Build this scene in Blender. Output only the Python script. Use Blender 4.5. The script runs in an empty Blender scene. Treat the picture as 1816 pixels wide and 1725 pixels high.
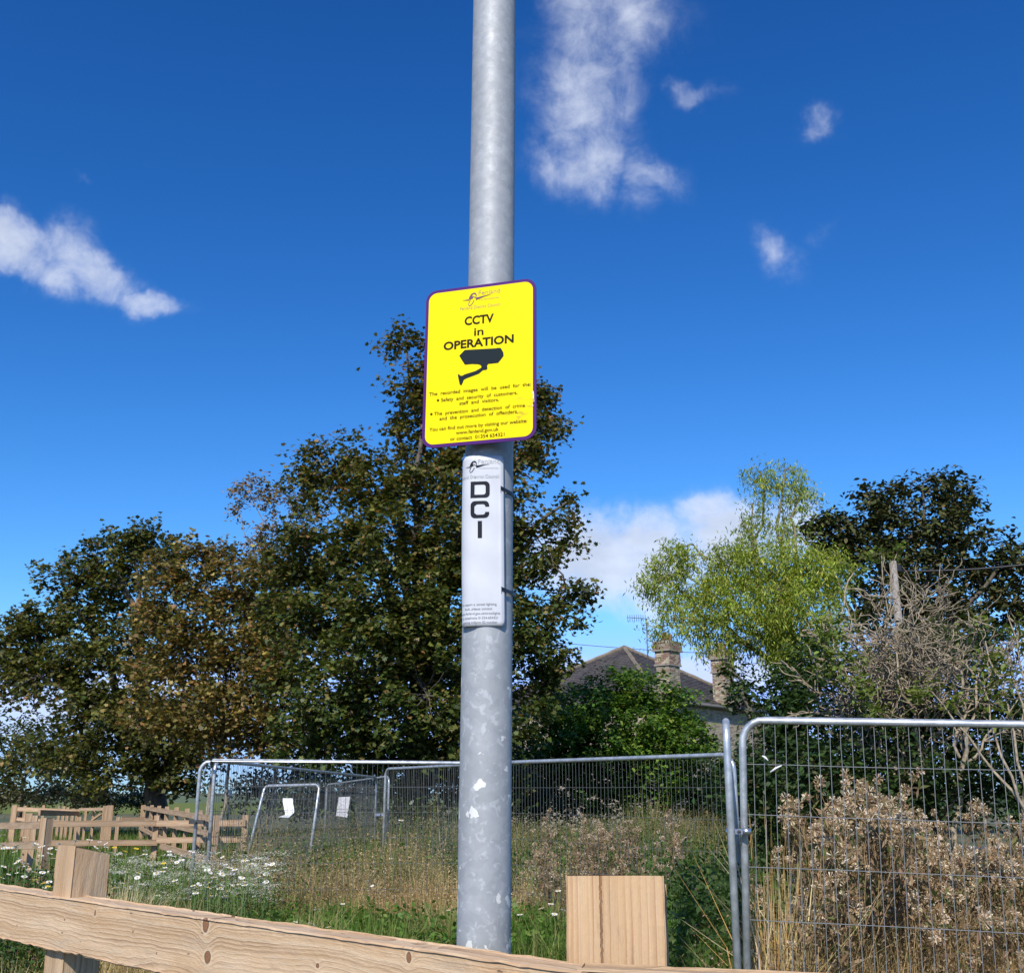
import bpy, bmesh, math, random
import numpy as np
from mathutils import Vector, Matrix, noise as mnoise
R = math.radians
random.seed(7)
rng = np.random.default_rng(11)
C = bpy.context.scene.collection
sc = bpy.context.scene

# ------------------------------------------------------------------ camera
F, PITCH, CAMZ = 1900.0, R(15.95), 1.62
cp, sp_ = math.cos(PITCH), math.sin(PITCH)
cam = bpy.data.cameras.new('camera'); camo = bpy.data.objects.new('camera', cam); C.objects.link(camo)
camo.location = (0, 0, CAMZ); camo.rotation_euler = (R(90) + PITCH, 0, 0)
cam.sensor_width = 36; cam.lens = 36 * F / 1816; cam.clip_end = 9000; cam.clip_start = .05
sc.camera = camo

# ------------------------------------------------------------------ light
SUN_EL = R(40); SUN_AZ = math.atan2(-.23, -.97)          # direction towards the sun: x=sin, y=cos
to_sun = Vector((math.sin(SUN_AZ) * math.cos(SUN_EL), math.cos(SUN_AZ) * math.cos(SUN_EL), math.sin(SUN_EL)))
sun = bpy.data.lights.new('sun', 'SUN'); sun.energy = 4.8; sun.angle = R(.53); sun.color = (1, .94, .85)
suno = bpy.data.objects.new('sun', sun); C.objects.link(suno)
suno.rotation_euler = to_sun.to_track_quat('Z', 'Y').to_euler()
sc.view_settings.view_transform = 'Standard'; sc.view_settings.look = 'None'
sc.view_settings.exposure = 0.08; sc.view_settings.gamma = 1.0
SKY_STRENGTH, SKY_TINT = 0.095, (0.48, 0.80, 1.36)

def at(px, py, Y):
    """the point at depth Y along the view through a photograph pixel (layout measurement only)"""
    u, v = (px - 908) / F, (py - 862.5) / F
    k = Y / (cp + v * sp_)
    return Vector((u * k, Y, CAMZ + (sp_ - v * cp) * k))

# ------------------------------------------------------------------ node helpers
class NT:
    def __init__(s, tree):
        s.t = tree; s.n = tree.nodes; s.l = tree.links
    def new(s, typ, **kw):
        nd = s.n.new(typ)
        for k, v in kw.items(): setattr(nd, k, v)
        return nd
    def put(s, sock, v):
        if v is None: return
        if hasattr(v, 'is_output') or isinstance(v, bpy.types.NodeSocket): s.l.new(v, sock)
        else: sock.default_value = v
    def m(s, op, a, b=None, c=None, clamp=False):
        nd = s.new('ShaderNodeMath', operation=op, use_clamp=clamp)
        for i, v in enumerate((a, b, c)):
            s.put(nd.inputs[i], v)
        return nd.outputs[0]
    def mix(s, f, a, b, mode='MIX'):
        nd = s.new('ShaderNodeMix', data_type='RGBA', blend_type=mode)
        s.put(nd.inputs[0], f)
        for i, v in ((6, a), (7, b)):
            if isinstance(v, tuple) and len(v) == 3: v = (*v, 1)
            s.put(nd.inputs[i], v)
        return nd.outputs[2]
    def noise(s, vec, scale, detail=3, rough=.5, dist=0, out='Fac'):
        nd = s.new('ShaderNodeTexNoise')
        if vec is not None: s.l.new(vec, nd.inputs['Vector'])
        nd.inputs['Scale'].default_value = scale; nd.inputs['Detail'].default_value = detail
        nd.inputs['Roughness'].default_value = rough; nd.inputs['Distortion'].default_value = dist
        return nd.outputs[out]
    def ramp(s, f, stops, interp='LINEAR'):
        nd = s.new('ShaderNodeValToRGB'); s.l.new(f, nd.inputs[0]); cr = nd.color_ramp; cr.interpolation = interp
        while len(cr.elements) < len(stops): cr.elements.new(.5)
        for e, (p, c) in zip(cr.elements, stops):
            e.position = p
            if not isinstance(c, tuple): c = (c, c, c)
            e.color = (*c, 1) if len(c) == 3 else c
        return nd.outputs[0]
    def mapr(s, f, a, b, c=0, d=1, smooth=True):
        nd = s.new('ShaderNodeMapRange', interpolation_type='SMOOTHSTEP' if smooth else 'LINEAR')
        s.l.new(f, nd.inputs[0])
        for i, v in enumerate((a, b, c, d)): nd.inputs[i + 1].default_value = v
        return nd.outputs[0]
    def scale(s, vec, xyz):
        nd = s.new('ShaderNodeMapping'); s.l.new(vec, nd.inputs[0]); nd.inputs['Scale'].default_value = xyz
        return nd.outputs[0]
    def sep(s, vec):
        nd = s.new('ShaderNodeSeparateXYZ'); s.l.new(vec, nd.inputs[0]); return nd.outputs
    def bump(s, h, strength, dist, normal=None):
        nd = s.new('ShaderNodeBump'); s.l.new(h, nd.inputs['Height'])
        nd.inputs['Strength'].default_value = strength; nd.inputs['Distance'].default_value = dist
        if normal is not None: s.l.new(normal, nd.inputs['Normal'])
        return nd.outputs[0]

def mat(name):
    m = bpy.data.materials.new(name); m.use_nodes = True
    g = NT(m.node_tree); b = g.n['Principled BSDF']
    return m, g, b

def plain(name, col, rough=.6, metal=0, spec=.5, var=.0, scale=8):
    m, g, b = mat(name)
    tc = g.new('ShaderNodeTexCoord').outputs['Object']
    if var:
        n = g.noise(tc, scale, 4)
        c = g.mix(n, tuple(x * (1 - var) for x in col), tuple(min(1, x * (1 + var)) for x in col))
        g.l.new(c, b.inputs['Base Color'])
    else: b.inputs['Base Color'].default_value = (*col, 1)
    b.inputs['Roughness'].default_value = rough; b.inputs['Metallic'].default_value = metal
    b.inputs['Specular IOR Level'].default_value = spec
    return m

# ------------------------------------------------------------------ world: physical sky with scattered clouds
w = bpy.data.worlds.new('World'); sc.world = w; w.use_nodes = True
g = NT(w.node_tree); bg = g.n['Background']
sky = g.new('ShaderNodeTexSky', sky_type='NISHITA'); sky.sun_disc = False
sky.sun_elevation = SUN_EL; sky.sun_rotation = SUN_AZ
sky.air_density = 1.0; sky.dust_density = 0.25; sky.ozone_density = 2.5; sky.altitude = 0
sr = g.new('ShaderNodeSeparateColor'); g.l.new(sky.outputs[0], sr.inputs[0])
cc_ = g.new('ShaderNodeCombineColor')
for i, (k_in, gm, k_out) in enumerate(((1.91, 2.0, .74), (3.09, 1.42, 3.1), (4.96, 1.22, 8.4))):   # deep polarised late-summer blue
    g.l.new(g.m('MULTIPLY', g.m('POWER', g.m('MINIMUM', g.m('DIVIDE', sr.outputs[i], k_in), (2.5, 1.85, 1.75)[i]), gm), k_out), cc_.inputs[i])
skyc = cc_.outputs[0]
dirv = g.new('ShaderNodeTexCoord').outputs['Generated']
X, Yc, Z = g.sep(dirv)
az = g.m('ARCTAN2', X, Yc); el = g.m('ARCSINE', Z)
def dir_azel(px, py):
    d = at(px, py, 1.0) - Vector((0, 0, CAMZ)); d.normalize()
    return math.atan2(d.x, d.y), math.asin(d.z)
wn = g.noise(dirv, 9, 5, .6, 0, 'Color'); wnx, wny, wnz = g.sep(wn)
fine = g.noise(dirv, 26, 8, .62, .3)
big = g.noise(dirv, 11, 4, .55)
azd = g.m('ADD', az, g.m('MULTIPLY', g.m('SUBTRACT', wnx, .5), .09))
eld = g.m('ADD', el, g.m('MULTIPLY', g.m('SUBTRACT', wny, .5), .09))
dens = None
CLOUDS = [  # photo px centre, half sizes px, tilt deg, opacity
    (1075, 40, 170, 110, 0, .66), (1040, 160, 150, 105, 0, .72), (1025, 265, 100, 80, 0, .82), (1140, 315, 100, 62, -25, .62),
    (45, 452, 120, 42, -3, 1.0), (130, 450, 60, 52, 0, .7), (190, 488, 70, 38, -8, .85), (270, 522, 55, 26, 0, .78),
    (1455, 205, 58, 34, -10, .55), (1390, 455, 44, 56, 25, .56), (1235, 155, 75, 26, -8, .5), (150, 310, 30, 16, 0, .4), (1480, 430, 60, 24, 20, .3),
    (1090, 985, 190, 85, -8, 1.5), (1280, 945, 95, 68, 0, 1.3), (1400, 935, 110, 60, 0, .9),
    (1290, 1190, 140, 40, 0, .95), (1010, 1205, 60, 34, 0, .9), (120, 1260, 330, 60, 0, .75), (600, 1330, 260, 40, 0, .5)]
for (px, py, rx, ry, t, op) in CLOUDS:
    a0, e0 = dir_azel(px, py)
    dx = g.m('SUBTRACT', azd, a0); dy = g.m('SUBTRACT', eld, e0)
    ct, st = math.cos(R(t)), math.sin(R(t))
    ux = g.m('DIVIDE', g.m('ADD', g.m('MULTIPLY', dx, ct), g.m('MULTIPLY', dy, st)), rx / F)
    uy = g.m('DIVIDE', g.m('SUBTRACT', g.m('MULTIPLY', dy, ct), g.m('MULTIPLY', dx, st)), ry / F)
    r2 = g.m('ADD', g.m('MULTIPLY', ux, ux), g.m('MULTIPLY', uy, uy))
    k = g.m('MULTIPLY', g.m('EXPONENT', g.m('MULTIPLY', r2, -1.0)), op)
    dens = k if dens is None else g.m('MAXIMUM', dens, k)
# more fair-weather cloud all round, away from this part of the sky
side = g.mapr(g.m('ABSOLUTE', az), R(34), R(50))
lown = g.noise(g.scale(dirv, (1, 1, 2.6)), 2.6, 5, .55)
gen = g.m('MULTIPLY', g.mapr(lown, .52, .72), g.m('MULTIPLY', side, g.mapr(el, R(2), R(8))))
dens = g.m('MAXIMUM', dens, g.m('MULTIPLY', gen, .8))
d2 = g.m('ADD', dens, g.m('MULTIPLY', g.m('SUBTRACT', fine, .5), 1.7))
d2 = g.m('ADD', d2, g.m('MULTIPLY', g.m('SUBTRACT', big, .5), .55))
cov = g.mapr(g.m('MULTIPLY', d2, g.mapr(dens, .0, .6)), .0, 1.45)
# cloud bodies: bright tops, greyer in the thick of the low ones
shade = g.mapr(g.noise(g.scale(dirv, (1, 1, 2)), 14, 3), .35, .65)
thick = g.m('MULTIPLY', g.mapr(dens, .55, 1.3, 0, .6), shade)
ccol = g.mix(thick, (.80, .86, 1.0), (.50, .56, .68))
ccol = g.mix(1.0, ccol, (1 / SKY_STRENGTH * .97,) * 3, 'MULTIPLY')
final = g.mix(g.m('MULTIPLY', cov, .88), skyc, ccol)
g.l.new(final, bg.inputs[0]); bg.inputs[1].default_value = SKY_STRENGTH

# ------------------------------------------------------------------ mesh helpers
def tag(o, label=None, cat=None, group=None, kind=None):
    if label: o['label'] = label
    if cat: o['category'] = cat
    if group: o['group'] = group
    if kind: o['kind'] = kind
    return o
def link(name, me, parent=None, loc=None, rot=None, mw=None):
    o = bpy.data.objects.new(name, me); C.objects.link(o)
    if parent: o.parent = parent
    if mw is not None: o.matrix_local = mw
    if loc is not None: o.location = loc
    if rot is not None: o.rotation_euler = rot
    return o
def empty(name, loc, rz=0):
    o = bpy.data.objects.new(name, None); C.objects.link(o); o.location = loc; o.rotation_euler = (0, 0, rz)
    o.empty_display_size = .1
    return o
def bm_mesh(name, bm, m, smooth=False):
    me = bpy.data.meshes.new(name); bm.normal_update(); bm.to_mesh(me); bm.free()
    me.materials.append(m)
    if smooth: me.polygons.foreach_set('use_smooth', [True] * len(me.polygons))
    return me
def add_box(bm, c, s, rz=0, M=None):
    mt = Matrix.Translation(c) @ Matrix.Rotation(rz, 4, 'Z') @ Matrix.Diagonal((*s, 1))
    if M is not None: mt = M @ mt
    return bmesh.ops.create_cube(bm, size=1, matrix=mt)['verts']
def bevel(bm, off, seg=1):
    bmesh.ops.bevel(bm, geom=[e for e in bm.edges], offset=off, segments=seg, affect='EDGES', profile=.6)

class Tubes:
    """gathers many tapered tubes into one mesh"""
    def __init__(s): s.v = []; s.f = []; s.n = 0
    def add(s, pts, rad, k=6, cap=True):
        pts = [Vector(p) for p in pts]; n = len(pts)
        if not hasattr(rad, '__len__'): rad = [rad] * n
        ref = Vector((.13, .27, .95))
        base = s.n
        for i, p in enumerate(pts):
            t = (pts[min(i + 1, n - 1)] - pts[max(i - 1, 0)])
            if t.length < 1e-9: t = Vector((0, 0, 1))
            t.normalize()
            if abs(t.dot(ref)) > .93: ref = Vector((1, .1, .05)).normalized()
            a = t.cross(ref).normalized(); b = t.cross(a)
            ref = (-b if b.dot(ref) < 0 else b) if False else ref
            for j in range(k):
                w_ = 2 * math.pi * j / k
                s.v.append(p + (a * math.cos(w_) + b * math.sin(w_)) * rad[i])
        for i in range(n - 1):
            for j in range(k):
                q = (j + 1) % k
                s.f.append((base + i * k + j, base + i * k + q, base + (i + 1) * k + q, base + (i + 1) * k + j))
        if cap and k > 2:
            s.f.append(tuple(base + j for j in range(k))[::-1]); s.f.append(tuple(base + (n - 1) * k + j for j in range(k)))
        s.n += n * k
    def mesh(s, name, m, smooth=True):
        me = bpy.data.meshes.new(name); me.from_pydata([tuple(v) for v in s.v], [], s.f)
        me.materials.append(m)
        if smooth: me.polygons.foreach_set('use_smooth', [True] * len(me.polygons))
        return me

def poly_mesh(name, V, k, m, tint=None, smooth=False):
    """V: (N,k,3) array of separate k-gons -> one mesh, optional per-polygon tint colour"""
    N = V.shape[0]
    me = bpy.data.meshes.new(name)
    me.vertices.add(N * k); me.vertices.foreach_set('co', V.reshape(-1).astype(np.float32))
    me.loops.add(N * k); me.loops.foreach_set('vertex_index', np.arange(N * k, dtype=np.int32))
    me.polygons.add(N); me.polygons.foreach_set('loop_start', np.arange(0, N * k, k, dtype=np.int32))
    me.polygons.foreach_set('loop_total', np.full(N, k, dtype=np.int32))
    if tint is not None:
        a = me.color_attributes.new('tint', 'FLOAT_COLOR', 'POINT')
        col = np.ones((N, k, 4), np.float32); col[:, :, :3] = tint[:, None, :]
        a.data.foreach_set('color', col.reshape(-1))
    me.materials.append(m); me.update(calc_edges=True); me.validate()
    return me

# ------------------------------------------------------------------ leaf materials
def leaf_mat(name, trans=.35, rough=.42, spec=.5):
    m, g, b = mat(name)
    at_ = g.new('ShaderNodeAttribute', attribute_name='tint')
    g.l.new(at_.outputs['Color'], b.inputs['Base Color'])
    b.inputs['Roughness'].default_value = rough; b.inputs['Specular IOR Level'].default_value = spec
    tr = g.new('ShaderNodeBsdfTranslucent')
    c2 = g.mix(1.0, at_.outputs['Color'], (1.25, 1.25, .6), 'MULTIPLY'); g.l.new(c2, tr.inputs[0])
    mx = g.new('ShaderNodeMixShader'); mx.inputs[0].default_value = trans
    g.l.new(b.outputs[0], mx.inputs[1]); g.l.new(tr.outputs[0], mx.inputs[2])
    g.l.new(mx.outputs[0], g.n['Material Output'].inputs[0])
    return m
M_leaf = leaf_mat('leaf', .34, .45, .38)
M_leaf_dull = leaf_mat('dull_leaf', .15, .6, .2)
M_leaf_thin = leaf_mat('thin_leaf', .46, .5, .3)
M_grass = leaf_mat('grass_blade', .35, .55, .25)
M_dry = leaf_mat('dry_plant', .3, .7, .15)

SHAPES = {
    'maple': np.array([(0, -.5), (.16, -.38), (.5, -.2), (.27, .02), (.36, .3), (.1, .2), (0, .55), (-.12, .22), (-.38, .28), (-.25, 0), (-.5, -.22), (-.16, -.38)]),
    'oval': np.array([(0, -.5), (.24, -.1), (.2, .25), (0, .5), (-.2, .25), (-.24, -.1)]),
    'narrow': np.array([(0, -.5), (.13, 0), (0, .5), (-.13, 0)]),
    'petal': np.array([(0, -.5), (.2, 0), (0, .5), (-.2, 0)]),
}
def leaf_polys(P, size, shape, up=.6, out=None, seed=0, hang=0.0):
    """P (N,3) leaf centres -> (N,k,3). up: how strongly leaves face the sky"""
    r = np.random.default_rng(seed)
    N = len(P); S = SHAPES[shape]; k = len(S)
    nrm = r.normal(size=(N, 3)); nrm /= np.linalg.norm(nrm, axis=1)[:, None]
    nrm[:, 2] = np.abs(nrm[:, 2]) + up
    if out is not None: nrm += out
    nrm /= np.linalg.norm(nrm, axis=1)[:, None]
    d = r.normal(size=(N, 3)); d[:, 2] -= hang
    d -= nrm * np.sum(d * nrm, axis=1)[:, None]; d /= np.linalg.norm(d, axis=1)[:, None]
    e = np.cross(nrm, d)
    sz = size * r.uniform(.65, 1.25, N)
    fold = np.abs(S[:, 0]) * r.uniform(-.1, .55, (N, 1))
    curl = -(S[:, 1] ** 2) * r.uniform(0, .5, (N, 1))
    V = P[:, None, :] + (S[None, :, 0, None] * e[:, None, :] + S[None, :, 1, None] * d[:, None, :]) * sz[:, None, None] \
        + nrm[:, None, :] * ((fold + curl) * sz[:, None])[:, :, None]
    return V

def palette(N, cols, wts, jit=.25, seed=0):
    r = np.random.default_rng(seed)
    cols = np.array(cols); wts = np.array(wts, float); wts /= wts.sum()
    i = r.choice(len(cols), N, p=wts)
    c = cols[i] * (1 + jit * r.uniform(-1, 1, (N, 1))) * (1 + .08 * r.uniform(-1, 1, (N, 3)))
    return np.clip(c, .003, .9)

def nz(P, s, off=0):
    return np.array([mnoise.noise(Vector((p[0] * s + off, p[1] * s, p[2] * s))) for p in P])

M_bark, gg, bb = mat('bark')
tc = gg.new('ShaderNodeTexCoord').outputs['Object']
n1 = gg.noise(gg.scale(tc, (1, 1, .3)), 9, 6, .65)
gg.l.new(gg.ramp(n1, [(.3, (.045, .038, .028)), (.55, (.12, .10, .075)), (.75, (.22, .20, .15))]), bb.inputs['Base Color'])
bb.inputs['Roughness'].default_value = .9
gg.l.new(gg.bump(n1, .8, .05), bb.inputs['Normal'])
def bark(name, a, b_, sc_=14):
    m, g, b = mat(name)
    tc = g.new('ShaderNodeTexCoord').outputs['Object']
    n = g.noise(tc, sc_, 5, .6)
    g.l.new(g.ramp(n, [(.3, a), (.7, b_)]), b.inputs['Base Color']); b.inputs['Roughness'].default_value = .85
    g.l.new(g.bump(n, .5, .02), b.inputs['Normal'])
    return m
M_palebark = bark('pale_bark', (.16, .135, .10), (.36, .32, .25))
M_deadbark = bark('dead_bark', (.15, .115, .07), (.44, .36, .25))
M_willowbark = bark('willow_bark', (.10, .085, .04), (.28, .24, .11))

def curve_pts(a, b, n, sag=0, wob=0, rr=random):
    a, b = Vector(a), Vector(b); L = (b - a).length
    mid = (a + b) / 2 + Vector((rr.uniform(-1, 1), rr.uniform(-1, 1), rr.uniform(-1, 1))) * L * .12 + Vector((0, 0, sag * L))
    out = []
    for i in range(n + 1):
        t = i / n
        p = a * (1 - t) ** 2 + mid * 2 * t * (1 - t) + b * t * t
        if 0 < i < n: p = p + Vector((rr.uniform(-1, 1), rr.uniform(-1, 1), rr.uniform(-1, 1))) * wob * L
        out.append(p)
    return out

def tree(name, label, cat, base, lobes, leaf, shape, cols, wts, dens=1.0, cr=.35, per=45, trunk_r=.25, fork=None, group=None,
         barkm=None, up=.6, gap=.0, seed=1, lm=None, hang=0, twig=.35, inner=.35, limb_r=.5, wob=.03, jit=.3, stems=1, cscale=None, clump=.38):
    """lobes: (px, py, D, rx px, ry px[, density]) -> ellipsoids in the world. thing > trunk, crown"""
    rr = random.Random(seed); r = np.random.default_rng(seed)
    t = empty(name, base); tag(t, label, cat, group)
    B = Vector(base)
    L = []
    for lb in lobes:
        px, py, D, rx, ry = lb[:5]; dn = lb[5] if len(lb) > 5 else 1
        c = at(px, py, D); k = D / F
        L.append((np.array(c), rx * k, (rx + ry) * .5 * k, ry * k, dn))
    cents = []; outs = []
    for (c, a, d, h, dn) in L:
        area = math.pi * a * h + math.pi * d * (a + h) * .5
        n = max(3, int(dens * dn * area / (cr * cr) * .95))
        u = r.normal(size=(n, 3)); u /= np.linalg.norm(u, axis=1)[:, None]
        rad = np.where(r.random(n) < inner, r.uniform(.2, .8, n), r.uniform(.78, 1.06, n))
        P = c + u * rad[:, None] * np.array([a, d, h])
        if gap > 0:
            keep = nz(P, .55 / max(cr * 1.6, .3), seed * 3.1) > (-.45 + gap)
            P = P[keep]; u = u[keep]
        cents.append(P); outs.append(u)
    cents = np.concatenate(cents); outs = np.concatenate(outs)
    keep = cents[:, 2] > .15; cents, outs = cents[keep], outs[keep]
    # leaves
    n = len(cents); m_ = r.poisson(per, n) + 3
    idx = np.repeat(np.arange(n), m_)
    u = r.normal(size=(len(idx), 3)); sc_ = cr * r.uniform(.6, 1.15, n)[idx]
    off = u * sc_[:, None] * np.array([.55, .55, .38]) + outs[idx] * (r.uniform(-.3, .5, len(idx)) * cr)[:, None]
    off[:, 2] -= hang * np.abs(r.normal(size=len(idx))) * cr
    P = cents[idx] + off
    if clump > 0:                                             # foliage gathers in masses with dark hollows between
        v = nz(P, 1.15 / max(.25, cr * 1.6), seed * 5.7) + .5 * nz(P, 2.6 / max(.25, cr * 1.6), seed)
        kp = v > -.55 + clump + r.normal(0, .12, len(P)); P = P[kp]; idx = idx[kp]
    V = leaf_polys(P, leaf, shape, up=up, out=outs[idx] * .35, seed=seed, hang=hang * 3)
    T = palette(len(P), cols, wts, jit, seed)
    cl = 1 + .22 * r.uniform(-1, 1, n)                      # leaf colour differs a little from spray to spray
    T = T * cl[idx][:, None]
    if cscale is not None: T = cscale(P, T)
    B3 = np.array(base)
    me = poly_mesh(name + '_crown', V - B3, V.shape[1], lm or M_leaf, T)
    o = link('crown', me, t); o['kind'] = 'stuff'
    # wood
    tb = Tubes(); nodes = []
    top = max(L, key=lambda q: q[0][2])[0]
    for s_ in range(stems):
        b0 = Vector((rr.uniform(-.3, .3) * (stems > 1), rr.uniform(-.3, .3) * (stems > 1), 0))
        fk = Vector(fork) - B if fork is not None else Vector((0, 0, (top[2]) * .3))
        fk = fk + b0 * 1.6
        pts = curve_pts(b0 - Vector((0, 0, .1)), fk, 6, 0, .012, rr)
        rs = [trunk_r * (1.25 if i == 0 else 1 - .35 * i / 6) / stems ** .5 for i in range(7)]
        tb.add(pts, rs, 9)
        nodes += [(p, rs[i]) for i, p in enumerate(pts)][3:]
    fks = [nodes[i * 4 + 3] if len(nodes) > i * 4 + 3 else nodes[-1] for i in range(stems)]
    for (c, a, d, h, dn) in sorted(L, key=lambda q: (q[0] - B3).dot(q[0] - B3)):
        tgt = Vector(c) - B + Vector((rr.uniform(-.2, .2) * a, rr.uniform(-.2, .2) * d, h * .45))
        if rr.random() < .7: st, r0 = rr.choice(fks)
        else: st, r0 = min(nodes, key=lambda q: (q[0] - tgt).length + abs(q[0].z - tgt.z) * .2)
        r1 = max(.018, min(r0 * .75, trunk_r * limb_r / stems ** .5))
        pts = curve_pts(st, tgt, 7, .06, wob, rr)
        rs = [r1 * (1 - .85 * i / 7) + .008 for i in range(8)]
        tb.add(pts, rs, 6, False); nodes += [(p, rs[i]) for i, p in enumerate(pts)][2:]
    nodes_a = np.array([tuple(q[0]) for q in nodes])
    for i in range(n):
        if r.random() > twig: continue
        c = cents[i] - B3
        dd = np.linalg.norm(nodes_a - c, axis=1) + np.maximum(0, nodes_a[:, 2] - c[2]) * .8
        j = int(np.argmin(dd)); r0 = min(nodes[j][1] * .6, .035 + .012 * dd[j])
        pts = curve_pts(nodes[j][0], Vector(c), 5, -.02 - hang * .02, wob, rr)
        tb.add(pts, [max(.006, r0 * (1 - .8 * q / 5)) for q in range(6)], 4, False)
    link('trunk', tb.mesh(name + '_trunk', barkm or M_bark), t)
    return t

# ================================================================== GROUND
M_ground, g, b = mat('rough_ground')
tc = g.new('ShaderNodeTexCoord').outputs['Object']
n1 = g.noise(tc, .35, 6, .6); n2 = g.noise(tc, 4.5, 6, .7)
c1 = g.mix(g.mapr(n1, .4, .6), (.045, .075, .018), (.14, .125, .055))
c2 = g.mix(g.mapr(n2, .45, .75), c1, (.10, .085, .045))
g.l.new(c2, b.inputs['Base Color']); b.inputs['Roughness'].default_value = .95
g.l.new(g.bump(n2, .7, .1), b.inputs['Normal'])
bm = bmesh.new()
ring = [0, 2, 5, 10, 15, 22, 32, 45, 65, 100, 200, 500, 1500, 5000]
prev = None
for ri in ring:
    cur = [bm.verts.new((ri * math.sin(a * math.pi / 36), ri * math.cos(a * math.pi / 36),
           0 if ri > 80 else .05 * mnoise.noise(Vector((ri * math.sin(a * math.pi / 36) * .2, ri * math.cos(a * math.pi / 36) * .2, 0))))) for a in range(72)] if ri else [bm.verts.new((0, 0, 0))]
    if prev:
        for a in range(72):
            q = (a + 1) % 72
            if len(prev) == 1: bm.faces.new((prev[0], cur[q], cur[a]))
            else: bm.faces.new((prev[a], prev[q], cur[q], cur[a]))
    prev = cur
tag(link('ground', bm_mesh('ground', bm, M_ground)), kind='structure')

M_path = plain('pale_gravel', (.42, .36, .26), .95, var=.25, scale=6)
bm = bmesh.new()
P = [(-26, 24), (-12.2, 25), (-13.4, 33), (-16.5, 48), (-40, 60)]
bm.faces.new([bm.verts.new((x, y, .075)) for x, y in P][::-1])
tag(link('gravel_path', bm_mesh('gravel_path', bm, M_path)), kind='structure')
M_field = plain('far_crop', (.10, .13, .04), .95, var=.3, scale=.6)
bm = bmesh.new(); add_box(bm, (-70, 190, .4), (200, 200, .9))
tag(link('crop_field', bm_mesh('crop_field', bm, M_field)), kind='structure')
M_lane = plain('lane_asphalt', (.075, .075, .08), .9, var=.2, scale=3)
bm = bmesh.new(); add_box(bm, (9, 32.5, .06), (22, 1.6, .12), R(-4))
tag(link('lane', bm_mesh('lane', bm, M_lane)), kind='structure')

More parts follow.
